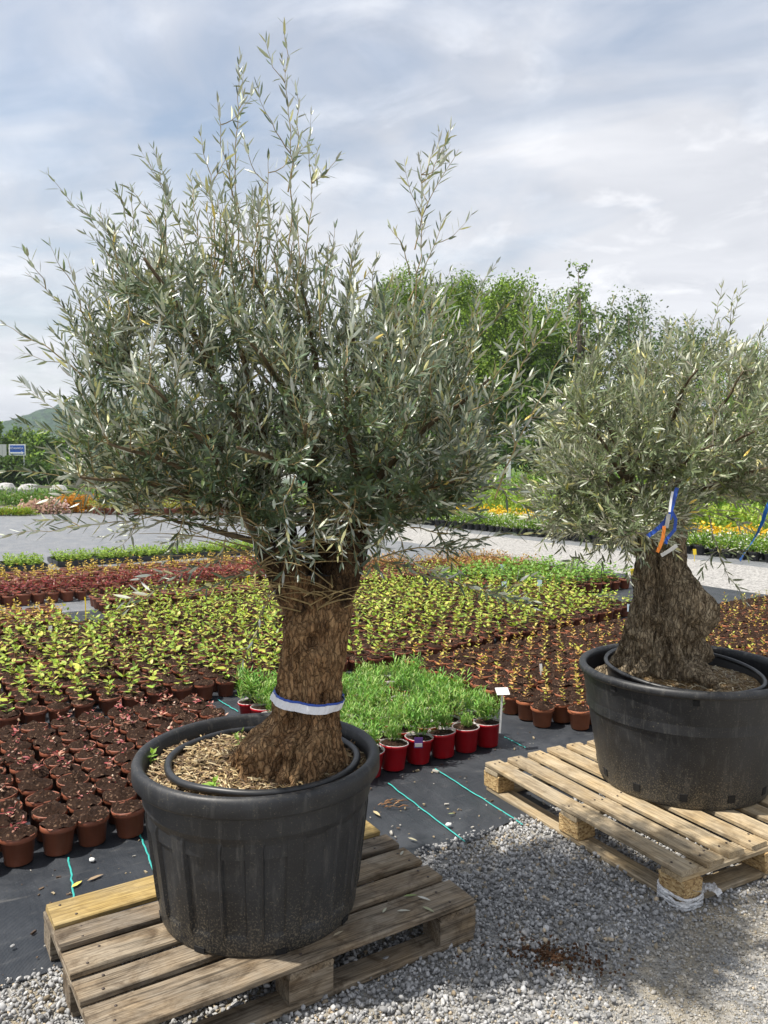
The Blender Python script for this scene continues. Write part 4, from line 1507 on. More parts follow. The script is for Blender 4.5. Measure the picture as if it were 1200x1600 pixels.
t = tag(strip([P(1206, 774, 3.5), P(1201, 788, 3.5), P(1196, 800, 3.5), P(1192, 814, 3.48), P(1184, 832, 3.48), P(1172, 852, 3.47), P(1163, 864, 3.47), P(1156, 876, 3.46)], .017, M_BLUE2, 'ribbon', twist=2.6), 'loose blue ribbon trailing down at the right edge, over the white flowers', 'ribbon')


# ------------------------------------------------------------------ potted seedlings
def pot_mesh(name, R, H, m, n=18, rimh=.2, taper=.74, extra=None):
    rb = R * taper
    z1 = H * (1 - rimh)
    rm = rb + (R * .93 - rb) * (1 - rimh)
    mb = MB()
    prof = [(.002, .004), (rb - .004, .004), (rb - .003, 0), (rb, .003), (rm, z1), (R * .97, z1 + .001), (R, z1 + .004), (R, H - .002), (R - .002, H), (R - .004, H - .002), (R * .80, H - .036)]
    mb.lathe(prof, n)
    mi = [0] * len(mb.f)
    if extra:
        for k in range(len(mb.f)):
            if k // n >= 7:
                mb.m[k] = 1
    return mb.make(name, [m, extra] if extra else [m])


def soil_mesh(name, R, seed, amp=.012, n=16, rings=6, dome=.012):
    V, Fc = soil_disc(R, n, rings, amp, dome, seed)
    V2 = []
    for (x, y, z) in V:
        V2.append((x, y, z + amp * .9 * noise.noise(Vector((x * 75, y * 75, seed)))))
    return mesh(name, V2, Fc, M_SOIL)


def leafy(mb, p, ax, nr, L, w, bend, tint, crease=.2):
    V, Fc = leaves_np(np.array([p]), np.array([ax]), np.array([nr]), np.array([L]), np.array([w]), np.array([bend]), crease)
    mb.add(V, Fc, 0, tint)


SPLIT = {}


def seedling(name, r, stems, h, pairs, L, wf, cols, stemc=(.2, .16, .06), spread=.2, up=.55, base_r=.012, split=False):
    mb = MB()
    stem = MB()
    lv = []
    for s in range(stems):
        a = r.uniform(0, 2 * pi)
        b0 = Vector((cos(a), sin(a), 0)) * (base_r if stems > 1 else .004)
        hh = h * r.uniform(.7, 1.15)
        lean = Vector((r.uniform(-1, 1), r.uniform(-1, 1), 0)) * spread * hh
        if stems > 1:
            lean += Vector((cos(a), sin(a), 0)) * spread * hh
        tip = b0 + lean + Vector((0, 0, hh))
        pts = bez(b0 + Vector((0, 0, -.008)), b0 + Vector((0, 0, hh * .5)), tip, 5)
        mb.tube(pts, [.0022, .002, .0018, .0015, .0012, .0008], 4, 0, stemc, False)
        stem.tube(pts, [.0022, .002, .0018, .0015, .0012, .0008], 4, 0, stemc, False)
        rot = r.uniform(0, pi)
        for k in range(pairs):
            f = (k + .6) / pairs
            i = min(4, int(f * 5))
            p = pts[i].lerp(pts[i + 1], f * 5 - i) if f < 1 else pts[5]
            rot += pi / 2 + r.uniform(-.3, .3)
            for sg in (0, pi):
                if r.random() < .12:
                    continue
                aa = rot + sg + r.uniform(-.2, .2)
                el = up * r.uniform(.3, 1.2) + (.5 if k == pairs - 1 else 0)
                ax = Vector((cos(aa) * cos(el), sin(aa) * cos(el), sin(el)))
                nr = Vector((-cos(aa) * sin(el) + r.uniform(-.3, .3), -sin(aa) * sin(el) + r.uniform(-.3, .3), cos(el)))
                ll = L * r.uniform(.65, 1.2) * (.75 if k == pairs - 1 else 1)
                q0 = len(mb.v)
                leafy(mb, p, ax, nr, ll, ll * wf * r.uniform(.85, 1.15), r.uniform(0, .35), hsv_jit(r.choice(cols), .2))
                if split:
                    lm = mesh('leaf', [Vector(v) - p for v in mb.v[q0:]], [tuple(f) for f in LF], M_LEAF, None, True, np.array(mb.t[q0:]))
                    lv.append((lm, Vector(p)))
    me = mb.make(name, [M_LEAF])
    if split:
        SPLIT[me.name] = (stem.make(name, [M_LEAF]), lv)
    return me


def grass_tuft(name, r, n, h, R, cols):
    """upright stems set with narrow leaves"""
    mb = MB()
    for i in range(n // 5):
        a, rr = r.uniform(0, 2 * pi), R * math.sqrt(r.random())
        b0 = Vector((cos(a) * rr, sin(a) * rr, 0))
        hh = h * r.uniform(.6, 1.15)
        tip = b0 * (1.45 if rr > R * .5 else 1.2) + Vector((r.uniform(-.02, .02), r.uniform(-.02, .02), hh))
        c = r.choice(cols)
        for k in range(9):
            f = .12 + .88 * (k + r.random()) / 9
            p = b0.lerp(tip, f)
            aa = r.uniform(0, 2 * pi)
            el = r.uniform(.45, 1.35)
            ax = Vector((cos(aa) * cos(el), sin(aa) * cos(el), sin(el)))
            nr = Vector((-cos(aa) * sin(el), -sin(aa) * sin(el), cos(el) + .3))
            L = r.uniform(.028, .055) * (1.1 - .3 * f)
            leafy(mb, p, ax, nr, L, r.uniform(.0045, .0075), r.uniform(0, .3), hsv_jit(c if r.random() < .7 else r.choice(cols), .22), .5)
    return mb.make(name, [M_LEAF])


YG = [(0.42, .54, .07), (0.33, .47, .06), (0.52, .58, .11), (.23, .36, .05), (.56, .54, .13)]
REDS = [(0.36, .07, .07), (.50, .16, .15), (.34, .12, .08), (.52, .28, .2)]
AMBER = [(0.62, .42, .09), (.64, .34, .12), (.54, .50, .09), (.48, .52, .09), (.66, .44, .17)]
YEL = [(0.66, .46, .07), (.58, .42, .08), (.68, .52, .13), (.5, .38, .07)]
CRIM = [(.25, .035, .04), (.33, .07, .06), (.19, .03, .035), (.3, .16, .08)]
GRN = [(.10, .22, .03), (.14, .26, .04), (.20, .32, .06), (.08, .17, .03)]
LIME = [(.25, .38, .045), (.32, .44, .05), (.20, .33, .045)]
GRASSY = [(.15, .33, .05), (.20, .40, .07), (.11, .25, .04), (.27, .43, .09), (.34, .44, .14)]
RUST = [(.34, .14, .05), (.40, .24, .06), (.3, .22, .06), (.46, .30, .07)]
r0 = random.Random(99)

POT14 = pot_mesh('pot', .072, .118, M_TERRA)
POT14O = pot_mesh('pot', .072, .118, M_TERRA2)
POT12 = pot_mesh('pot', .068, .108, M_TERRA)
POTRED = pot_mesh('pot', .078, .135, M_RED, 22, .12, .76, M_REDIN)
SOILS = [soil_mesh('soil', .0745, 10 + 3.7 * i, .017, 18, 6, .026) for i in range(6)]
SOILB = [soil_mesh('soil', .070, 50 + 3.7 * i, .014, 18, 6, .018) for i in range(4)]
SOILR = [soil_mesh('soil', .070, 80 + 3.7 * i, .006) for i in range(2)]
SDA = [seedling('seedling', r0, r0.choice((1, 2, 3)), .055, 4, .027, .55, REDS + [(.5, .36, .26)], (.3, .08, .05), .6, .4) for _ in range(9)]
SDA += [seedling('seedling', r0, 1, .02, 2, .012, .6, [(.45, .33, .2), (.3, .12, .08)], (.2, .1, .05), .5, .3) for _ in range(3)]
SDB = [seedling('seedling', r0, r0.choice((1, 1, 2, 2)), r0.uniform(.10, .20), r0.choice((3, 4, 5)), .055, .50, YG, (.34, .19, .08), .16, .6, split=True) for _ in range(14)]
SDC = [seedling('seedling', r0, 1, r0.uniform(.05, .13), 6, .031, .5, AMBER, (.34, .18, .09), .15, .6) for _ in range(12)]
SDD = [grass_tuft('leaves', r0, 250, .15, .054, GRASSY) for _ in range(7)]


def cull(p):
    return inview(p, 60, 0, 1680)


def plant_kind(spots, name, label, cat, group, potm, soils, soilz, plants, named=(), leaf_empty=0.0, limit=300, seed=1, stuffname='potted_seedlings'):
    """spots: list of (x, y); nearest `limit` become things, the rest one mesh"""
    r = random.Random(seed)
    sp_ = sorted([s for s in spots if cull((s[0], s[1], .1))], key=lambda s: s[1])
    lab = dict(named)
    rest = []
    srt = []
    for i, (x, y) in enumerate(sp_):
        if i >= limit:
            rest.append((x, y))
            continue
        root = thing(name, label, cat, (x, y, .013), r.uniform(0, 6.28), group)
        tilt = .055
        root.rotation_euler = (r.uniform(-tilt, tilt), r.uniform(-tilt, tilt), root.rotation_euler[2])
        link('pot', potm, root)
        link('soil', r.choice(soils), root, (0, 0, soilz + r.uniform(-.008, .003)), r.uniform(0, 6))
        if r.random() > leaf_empty:
            pm = r.choice(plants)
            parts = SPLIT.get(pm.name) if i < 220 else None
            o = link(plants[0].name.split('.')[0], parts[0] if parts else pm, root, (r.uniform(-.015, .015), r.uniform(-.015, .015), soilz + .004), r.uniform(0, 6))
            s = r.choice((r.uniform(.5, .8), r.uniform(.8, 1.1), r.uniform(.9, 1.35)))
            o.scale = (s, s, s)
            if parts:
                for lm, lp in parts[1]:
                    link('leaf', lm, o, lp)
        srt.append(root)
    if rest:
        mats = [potm.materials[0], M_SOIL, M_LEAF]
        Vs, Fs, Ms, Ts = [], [], [], []
        off = 0

        def arr(me):
            V = np.zeros(len(me.vertices) * 3, np.float32); me.vertices.foreach_get('co', V)
            me.calc_loop_triangles()
            T = np.zeros(len(me.loop_triangles) * 3, np.int32); me.loop_triangles.foreach_get('vertices', T)
            C = np.ones(len(V) // 3 * 4, np.float32)
            if 'tint' in me.attributes:
                me.attributes['tint'].data.foreach_get('color', C)
            return V.reshape(-1, 3), T.reshape(-1, 3), C.reshape(-1, 4)[:, :3]
        cache = {}
        for (x, y) in rest:
            for mi, me, z in ((0, potm, 0), (1, r.choice(soils), soilz), (2, r.choice(plants), soilz + .004)):
                if me not in cache:
                    cache[me] = arr(me)
                V, T, C = cache[me]
                a = r.uniform(0, 6.28)
                R = np.array([[cos(a), -sin(a), 0], [sin(a), cos(a), 0], [0, 0, 1]])
                s = r.uniform(.8, 1.15) if mi == 2 else 1
                Vs.append(V @ R.T * s + np.array([x, y, .013 + z])); Fs.append(T + off); Ms.append(np.full(len(T), mi)); Ts.append(C)
                off += len(V)
        me = mesh(stuffname, np.concatenate(Vs), np.concatenate(Fs), mats, np.concatenate(Ms), True, np.concatenate(Ts))
        tag(link(stuffname, me, kind='stuff'), label, cat, None)
    print(group, len(sp_), 'rest', len(rest))
    return srt


def gridspots(u0, u1, v0, v1, du, dv, jit=.008, stagger=0.0, cond=None, seed=3):
    r = random.Random(seed)
    out = []
    v = v0
    row = 0
    while v <= v1 + 1e-6:
        u = u0 + (stagger if row % 2 else 0)
        while u <= u1 + 1e-6:
            if cond is None or cond(u, v):
                p = W(u + r.uniform(-jit, jit), v + r.uniform(-jit, jit))
                out.append((p.x, p.y))
            u += du
        v += dv
        row += 1
    return out


ORD = ['first', 'second', 'third', 'fourth', 'fifth', 'sixth', 'seventh', 'eighth', 'ninth', 'tenth', 'eleventh', 'twelfth']


def relabel_row(things, vmax, fmt, umin=None, umax=None, reverse=False, cap=8):
    """front-row pots can be counted, so each gets its own label"""
    row = []
    for t in things:
        x, y = t.location.x, t.location.y
        u, v = x * CA + y * SA, -x * SA + y * CA
        if (v < vmax(u) if callable(vmax) else v < vmax) and (umin is None or u > umin) and (umax is None or u < umax):
            row.append((u, t))
    row.sort(key=lambda q: q[0], reverse=reverse)
    for i, (u, t) in enumerate(row[:cap]):
        t['label'] = fmt % ORD[i]


# A: front left bed, dark soil with tiny reddish seedlings
spA = gridspots(-1.2, 1.72, 3.43, 4.92, .152, .150, .010, .0, None, 5)
tA = plant_kind(spA, 'reddish_seedling', 'terracotta coloured pot of dark soil with a tiny reddish seedling, front left bed', 'potted plant', 'pots of tiny reddish seedlings in the front left bed', POT14, SOILS, .1195, SDA, leaf_empty=.10, seed=2)
relabel_row(tA, 3.5, 'terracotta pot of dark soil, %s in the front row counting left from the ribbed tub', umax=1.10, reverse=True, cap=6)


def v0B(u):
    return 5.16 + .035 * max(0, u - 3) ** 2


# B: middle bed with yellow-green seedlings
def condB(u, v):
    return True


spB = []
_r = random.Random(8)
u = -1.0
while u < 6.82:
    vb = v0B(u)
    k = 0
    vmax = 7.75 if u < 1.95 else (8.25 if u < 5.6 else 8.25 - (u - 5.6) * 1.25)
    while vb + k * .152 < vmax:
        p = W(u + _r.uniform(-.017, .017), vb + k * .152 + _r.uniform(-.017, .017))
        if k < 2 or _r.random() > .03:
            spB.append((p.x, p.y))
        k += 1
    u += .152
tB = plant_kind(spB, 'leafy_seedling', 'small terracotta pot with a yellow-green leafy seedling in the wide middle bed', 'potted plant', 'pots of yellow-green seedlings in the wide middle bed', POT12, SOILB, .1075, SDB, leaf_empty=.05, seed=4, stuffname='seedling_bed')
relabel_row(tB, lambda u: v0B(u) + .07, 'terracotta pot with yellow-green seedling, %s in its front row right of the red pots', umin=3.3, cap=12)

# C: right bed with amber seedlings
spC = []
u = 3.43
while u < 8.6:
    va = 3.50 if u < 3.5 else (3.34 if u < 3.85 else 3.34)
    vb = min(v0B(u) - .26, 5.12)
    k = 0
    while va + k * .152 < vb:
        p = W(u + _r.uniform(-.01, .01), va + k * .152 + _r.uniform(-.01, .01))
        spC.append((p.x, p.y))
        k += 1
    u += .150
tC = plant_kind(spC, 'amber_seedling', 'terracotta pot with a short amber seedling in the bed behind the right tub', 'potted plant', 'pots of amber seedlings by the right tub', POT14O, SOILS, .1195, SDC, seed=6, stuffname='amber_seedling_bed')
relabel_row(tC, 9, 'amber potted seedling, %s from the front along the bed edge beside the red pots', umax=3.5, cap=9)

# D: red pots with grassy tufts
spD = gridspots(1.97, 2.93, 3.43, 4.62, .160, .155, .008, 0, lambda u, v: not (2.75 < u < 2.88 and 4.2 < v < 4.35), 12)
tD = plant_kind(spD, 'potted_grass', 'red plastic pot with a bright green grassy tuft behind the front row', 'potted plant', 'red pots of grassy plants behind the front row', POTRED, SOILR, .129, SDD, seed=9)
relabel_row(tD, 3.5, 'red pot with grassy tuft, %s in the front row counting left from the white plant label', reverse=True, cap=7)
for t_ in tD:
    if 'front row counting' in t_['label']:
        del t_['group']
for lst in (tA, tB, tC):
    for t_ in lst:
        if 'counting' in t_['label'] or 'in its front row' in t_['label']:
            if 'group' in t_:
                del t_['group']


# distant pots: one mesh each
def small_plant(name, potm, plantm, soilm, potH):
    """a small pot of soil, and the plant that becomes its part"""
    mb = MB()
    for me, mi, z in ((potm, 0, 0), (soilm, 1, potH - .006)):
        b = len(mb.v)
        mb.v += [(v.co.x, v.co.y, v.co.z + z) for v in me.vertices]
        mb.f += [tuple(i + b for i in p.vertices) for p in me.polygons]
        mb.m += [mi] * len(me.polygons)
        mb.t += [(1, 1, 1)] * len(me.vertices)
    plantm.transform(Matrix.Translation((0, 0, potH - .004)))
    return (mb.make(name, [potm.materials[0], M_SOIL]), plantm)


def place(name, var, loc, rz, s):
    if isinstance(var, tuple):
        o = link(name, var[0], None, loc, rz)
        link('plant', var[1], o)
    else:
        o = link(name, var, None, loc, rz)
    o.scale = (s, s, s)
    return o


POTF = pot_mesh('pot', .073, .115, M_TERRA, 10)
POTFB = pot_mesh('pot', .10, .15, M_SMALLBLACK, 12)
SOILF = soil_mesh('soil', .0715, 5.5, .008, 8, 2)
SOILFB = soil_mesh('soil', .09, 6.5, .008, 8, 2)


def far_bed(spots, name, label, cat, group, variants, limit=300, seed=1, sc_=(.85, 1.15)):
    r = random.Random(seed)
    sp_ = sorted([s for s in spots if cull((s[0], s[1], .1))], key=lambda s: s[1])
    print(group, len(sp_))
    for (x, y) in sp_[:limit]:
        o = place(name, r.choice(variants), (x, y, .012), r.uniform(0, 6.28), r.uniform(*sc_))
        tag(o, label, cat, group)


def fp(cols, stems, h, pairs, L, wf, n=4, pot=POTF, soil=SOILF, pH=.115, spread=.35):
    return [small_plant('potted_plant', pot, seedling('p', r0, stems, h, pairs, L, wf, cols, (.2, .14, .06), spread, .5, .02), soil, pH) for _ in range(n)]


V_YEL = fp(YEL, 2, .09, 4, .036, .6)
V_CRIM = fp(CRIM, 5, .12, 4, .05, .6)
V_YG = fp(YG, 2, .09, 3, .045, .55)
V_GRN = fp([(.14,.30,.04),(.2,.36,.06),(.28,.42,.08)], 5, .15, 4, .06, .6)
V_RUST = fp(RUST, 4, .11, 4, .045, .55)
far_bed(gridspots(-.6, 1.72, 8.02, 8.95, .155, .16, .01), 'yellow_seedling', 'terracotta pot with a small yellow seedling in the left edge bed', 'potted plant', 'yellow seedlings by the left edge behind the middle bed', V_YEL, seed=2)
far_bed(gridspots(2.14, 6.9, 8.72, 9.35, .155, .16, .01), 'sparse_seedling', 'terracotta pot with a sparse yellow-green seedling behind the middle bed', 'potted plant', 'sparse yellow-green seedlings in front of the crimson rows', V_YG, seed=3)
far_bed(gridspots(.4, 4.6, 9.72, 10.35, .155, .16, .01), 'crimson_seedling', 'terracotta pot with a crimson leaved seedling', 'potted plant', 'crimson seedlings in rows at the left', V_CRIM, seed=4)
far_bed(gridspots(1.0, 5.6, 10.75, 11.6, .165, .2, .01), 'ochre_plant', 'terracotta pot with an ochre yellow plant behind the crimson rows', 'potted plant', 'ochre plants behind the crimson rows', V_YEL, seed=5, sc_=(1.0, 1.35))
far_bed(gridspots(6.95, 8.2, 8.5, 9.8, .155, .16, .01) + gridspots(5.2, 6.9, 9.5, 10.2, .155, .16, .01), 'rust_plant', 'terracotta pot with a rusty orange plant beside the pale path', 'potted plant', 'rusty orange plants beside the pale path', V_RUST, seed=6)
far_bed([s for s in gridspots(6.1, 8.1, 6.85, 8.35, .165, .17, .01, 0, lambda u, v: v > v0B(u) and (u > 7.0 or v > 8.25 - (u - 5.6) * 1.25 + .2))], 'leafy_green_plant', 'terracotta pot with a dark green leafy plant in the bed left of the right trunk', 'potted plant', 'dark green plants by the right trunk', V_GRN, seed=7)

# green plants in black trays beyond the beds
TRAYV = []
for k in range(4):
    mb = MB()
    L_, W_, H_ = .56, .36, .07
    mb.box((0, 0, .006), (L_, W_, .008))
    for (cx_, cy_, sx, sy) in ((0, W_ / 2, L_ + .02, .012), (0, -W_ / 2, L_ + .02, .012), (L_ / 2 + .004, 0, .012, W_ - .014), (-L_ / 2 - .004, 0, .012, W_ - .014)):
        mb.box((cx_, cy_, H_ / 2 + .012), (sx, sy, H_))
    TRAYV.append(mb)
tray_me = TRAYV[0].make('tray', M_SMALLBLACK, False)


def bush_mesh(name, r, n, R, h, L, wf, cols, flowers=None, nf=0, fs=.02, base=0.0):
    pos, ax, nr, ln, wdt, bd, tn = [], [], [], [], [], [], []
    for i in range(n):
        a = r.uniform(0, 2 * pi); q = r.random()
        el = math.asin(r.random())
        k = r.uniform(.55, 1.05)
        lump = 1 + .22 * math.sin(a * 3 + 1.3 * R * 50) + .15 * math.sin(a * 7 + el * 5)
        p = (cos(a) * cos(el) * R * k * lump, sin(a) * cos(el) * R * k * lump, base + sin(el) * h * k * lump)
        pos.append(p)
        ax.append((p[0] / R + r.uniform(-.7, .7), p[1] / R + r.uniform(-.7, .7), .5 + r.uniform(-.4, .9)))
        nr.append((r.uniform(-.7, .7), r.uniform(-.7, .7), 1))
        l_ = L * r.uniform(.6, 1.25)
        c = hsv_jit(r.choice(cols), .22)
        if flowers and i < nf:
            l_ = fs * r.uniform(.8, 1.2)
            c = hsv_jit(r.choice(flowers), .08)
            p = (cos(a) * cos(el) * R * 1.06 * lump, sin(a) * cos(el) * R * 1.06 * lump, base + sin(el) * h * 1.08 * lump)
            pos[-1] = p
            nr[-1] = (r.uniform(-.4, .4), -.5, 1)
        ln.append(l_); wdt.append(l_ * (wf if not (flowers and i < nf) else .9)); bd.append(r.uniform(0, .2)); tn.append(c)
    V, Fc = leaves_np(np.array(pos), np.array(ax), np.array(nr), np.array(ln), np.array(wdt), np.array(bd))
    return mesh(name, V, Fc, M_LEAF, tint=np.repeat(np.array(tn), 8, 0))


TRAYPL = []
for k in range(3):
    mb = MB()
    for i in range(4):
        for j in range(3):
            me_ = seedling('p', r0, 4, .12, 4, .055, .55, LIME, (.2, .25, .05), .4, .5, .02)
            V = [v.co + Vector((-.2 + i * .135, -.115 + j * .115, .07)) for v in me_.vertices]
            b = len(mb.v)
            mb.v += [tuple(v) for v in V]; mb.f += [tuple(q + b for q in p.vertices) for p in me_.polygons]; mb.m += [0] * len(me_.polygons)
            mb.t += [tuple(d.color[:3]) for d in me_.attributes['tint'].data]
    TRAYPL.append(mb.make('plants', [M_LEAF]))
k = 0
for (ua, ub, vv, lab) in ((.5, 2.0, 12.9, 'black tray of lime green plants at the left edge'), (2.45, 7.6, 13.1, 'black tray of lime green plants at the edge of the grey matting')):
    for dv in (0, .42):
        u = ua
        while u < ub:
            p = W(u + .3, vv + dv)
            if cull((p.x, p.y, .1)):
                tt = thing('plant_tray', lab, 'plant tray', (p.x, p.y, .012), ANG, 'trays of lime green plants ' + ('left' if ua < 1 else 'along the matting'))
                link('tray', tray_me, tt)
                link('plants', TRAYPL[k % 3], tt, (0, 0, .0))
                k += 1
            u += .6

# far left flower row
V_PINK = [bush_mesh('flower_bush', r0, 420, .33, .42, .10, .5, [(.25, .26, .1)], [(.66, .46, .46), (.60, .38, .39), (.7, .54, .5)], 300, .09) for _ in range(2)]
V_ORNG = [bush_mesh('flower_bush', r0, 420, .32, .40, .10, .5, [(.3, .26, .05)], [(.6, .28, .04), (.66, .36, .07), (.5, .22, .03)], 320, .085) for _ in range(2)]
V_LOW = [bush_mesh('shrub', r0, 260, .30, .34, .11, .45, LIME + [(.35, .38, .05), (.4, .34, .06)]) for _ in range(3)]
V_DARKLOW = [bush_mesh('shrub', r0, 260, .32, .55, .12, .35, GRN + [(.16, .2, .05)]) for _ in range(3)]


def put(me, name, p, lab, cat, grp=None, s=1.0):
    o = place(name, me, (p[0], p[1], .012), rnd.uniform(0, 6.28), s)
    return tag(o, lab, cat, grp)


for i, x in enumerate((48, 58, 68, 78, 90)):
    put(V_PINK[i % 2], 'flower_bush', G(x, 803), 'pink flowering bush in the far left flower row', 'flower', 'pink bushes in the far left row', rnd.uniform(.72, .9))
for i, x in enumerate((104, 114, 128, 137)):
    put(V_ORNG[i % 2], 'flower_bush', G(x, 801), 'orange flowering bush in the far left flower row', 'flower', 'orange bushes in the far left row', rnd.uniform(.9, 1.1))
for i in range(9):
    put(V_LOW[i % 3], 'shrub', G(-4 + i * 6.2, 806), 'low lime green shrub left of the pink bushes, far left row', 'shrub', 'low shrubs at the left end of the far row', .62)
for i in range(26):
    put(V_DARKLOW[i % 3], 'shrub', G(-10 + i * 10, 790 + (i % 3)), 'dull green shrub in the hedge behind the far flower row', 'shrub', 'shrubs in a low hedge behind the far flowers', rnd.uniform(.9, 1.2))
V_FARROW = [small_plant('potted_plant', POTFB, bush_mesh('p', r0, 120, .2, .25, .08, .5, [(.35, .36, .06), (.42, .3, .06), (.25, .32, .05)]), SOILFB, .15) for _ in range(2)]
POTFT = pot_mesh('pot', .12, .2, M_TERRA, 12)
V_FARROW = [small_plant('potted_plant', POTFT, bush_mesh('p', r0, 140, .2, .27, .08, .5, [(.35, .36, .06), (.42, .3, .06), (.25, .32, .05)]), SOILFB, .2) for _ in range(3)]
for i in range(40):
    p = G(150 + i * 7.2, 803 + (i % 2) * 1.5)
    o = put(V_FARROW[i % 3], 'potted_plant', p, 'terracotta potted yellow-green plant in the far row behind the left crown', 'potted plant', 'potted plants in the far row behind the left crown', rnd.uniform(.9, 1.2))

# right side beds beyond the pale path
WHITEF = [(.80, .80, .76), (.72, .72, .7)]
V_WH = [small_plant('potted_plant', POTFB, bush_mesh('p', r0, 300, .16, .22, .06, .35, GRN + LIME, WHITEF, 34, .035), SOILFB, .15) for _ in range(4)]
V_YF = [bush_mesh('flower_bush', r0, 330, .2, .26, .06, .5, YEL + [(.5, .42, .03)], [(.72, .48, .02), (.8, .56, .03)], 200, .045) for _ in range(4)]
V_LG = [bush_mesh('shrub', r0, 420, .34, .5, .11, .4, LIME + [(.3, .36, .05)]) for _ in range(4)]
V_TG = [bush_mesh('shrub', r0, 620, .6, 1.0, .15, .38, GRN + LIME) for _ in range(4)]
far_bed(gridspots(12.15, 12.75, 4.5, 26, .28, .26, .02), 'white_flower_plant', 'black pot of green plant dotted with white flowers beyond the pale path', 'potted plant', 'white flowering plants in black pots beyond the path', V_WH, 300, 11)
far_bed(gridspots(13.3, 14.4, 5.0, 26, .38, .36, .03), 'flower_bush', 'yellow flowering clump behind the white flowers', 'flower', 'yellow flowering clumps beyond the path', V_YF, 300, 12, (.9, 1.25))
far_bed(gridspots(15.2, 18, 6, 28, .7, .62, .05), 'shrub', 'bright lime green shrub behind the yellow flowers', 'shrub', 'lime shrubs behind the yellow flowers', V_LG, 300, 13, (.8, 1.3))
far_bed(gridspots(19, 24, 6, 30, 1.25, 1.1, .1), 'shrub', 'larger green shrub in the rows before the trees', 'shrub', 'larger green shrubs before the trees', V_TG, 200, 14, (.7, 1.25))


for (x, y, z, hh, lab) in ((374, 1165, .645, .05, 'small green weed sprouting in the straw beside the brown trunk'), (234, 1190, .62, .035, 'little weed seedling at the left side inside the ribbed tub'),
                           (330, 1232, .63, .03, 'thin green weeds at the front rim inside the ribbed tub'), (1090, 1034, .66, .03, 'single green leaf sprout beside the knobbly trunk foot')):
    p = G(x, y, z)
    o = link('weed', seedling('weed', r0, 2, hh, 3, .03, .4, [(.25, .42, .06), (.34, .5, .1)], (.2, .3, .08), .3, .7, .006), None, p)
    tag(o, lab, 'weed')
# ------------------------------------------------------------------ plant labels
def stake(p, h, plate, m, lab, lean=(0, 0), rz=0.0, tilt=.5, kind='plant_label', stakem=None):
    t = thing(kind, lab, 'plant label', p, rz)
    a = Vector((0, 0, -.02)); b = Vector((lean[0], lean[1], h))
    strip([a, b], .010, stakem or m, 'stake', .0015, parent=t, side=Vector((1, 0, 0)))
    mb = MB()
    w, hh = plate
    mb.box((0, 0, 0), (w, .003, hh))
    o = link('plate', mb.make('plate', m, False), t, b + Vector((0, -.003, hh * .35)))
    o.rotation_euler = (-tilt, rnd.uniform(-.1, .1), .25)
    return t


pd = G(781, 1140, .13)
stake((pd.x, pd.y, .13), .20, (.075, .048), M_WHITE, 'white tilted plant label on a tall stake in the end red pot', (.012, 0), 0, .9)
for (x, y, z, h, pl, m, lab, sm) in ((845, 1058, .13, .05, (.018, .05), M_WHITE, 'small white tag standing in the amber seedling bed', None), (788, 930, .13, .09, (.06, .075), M_PALEBLUE, 'pale blue round label in the middle bed, right of the left crown tips', M_WHITE),
                                 (843, 925, .13, .08, (.055, .07), M_PALEBLUE, 'pale blue label nearest the dark green plants', M_WHITE), (783, 895, .13, .05, (.08, .075), M_PALEBLUE, 'pale blue label beside the rusty orange plants', M_WHITE),
                                 (985, 965, .13, .07, (.07, .07), M_PALEBLUE, 'pale blue label left of the knobbly right trunk', M_WHITE), (387, 915, .13, .12, (.055, .09), M_YELLOW, 'yellow round label left of the cut stub of the tall olive', M_YELLOW),
                                 (415, 900, .13, .10, (.05, .07), M_PALEBLUE, 'pale blue label just left of the tall olive stub', M_WHITE), (134, 965, .13, .14, (.012, .07), M_YELLOW, 'thin yellow stick label at the end of the yellow seedling bed', M_YELLOW),
                                 (79, 987, .13, .01, (.03, .05), M_WHITE, 'small white tag in front of the yellow seedlings at left', None), (990, 905, .13, .06, (.09, .09), M_YELLOW, 'yellow tag at the left side of the right trunk', None),
                                 (282, 905, .13, .03, (.04, .06), M_WHITE, 'small white tag among the crimson rows', None), (697, 910, .13, .02, (.03, .05), M_WHITE, 'small white tag behind the right low branch', None),
                                 (1085, 875, .05, .1, (.06, .09), M_YELLOW, 'yellow tag in front of the black pots beyond the path', None)):
    p = G(x, y, z)
    stake((p.x, p.y, z), h, pl, m, lab, (0, 0), 0, .15, stakem=sm)
# printed purple care label in a front red pot
pp = G(654, 1162, .14)
t = thing('care_label', 'purple printed care label stuck in the third red pot', 'plant label', (pp.x, pp.y, .125))
mb = MB(); mb.box((0, 0, .02), (.045, .003, .055)); link('card', mb.make('card', M_PURPLE, False), t)
mb = MB(); mb.box((0, -.0026, .008), (.038, .002, .018)); link('print', mb.make('print', M_GREYTAG, False), t)


# ------------------------------------------------------------------ litter on pallets and matting
def litter_leaf(x, y, z, L, rz, lab, c=(.45, .44, .36), wf=.24):
    p = G(x, y, z)
    V, Fc = leaves_np(np.zeros((1, 3)), np.array([[cos(rz), sin(rz), .12]]), np.array([[0., 0, 1]]), np.array([L]), np.array([L * wf]), np.array([.15]))
    o = link('fallen_leaf', mesh('fallen_leaf', V, Fc, M_STRAW, tint=np.array(c)), None, (p.x, p.y, z + .004))
    return tag(o, lab, 'leaf')


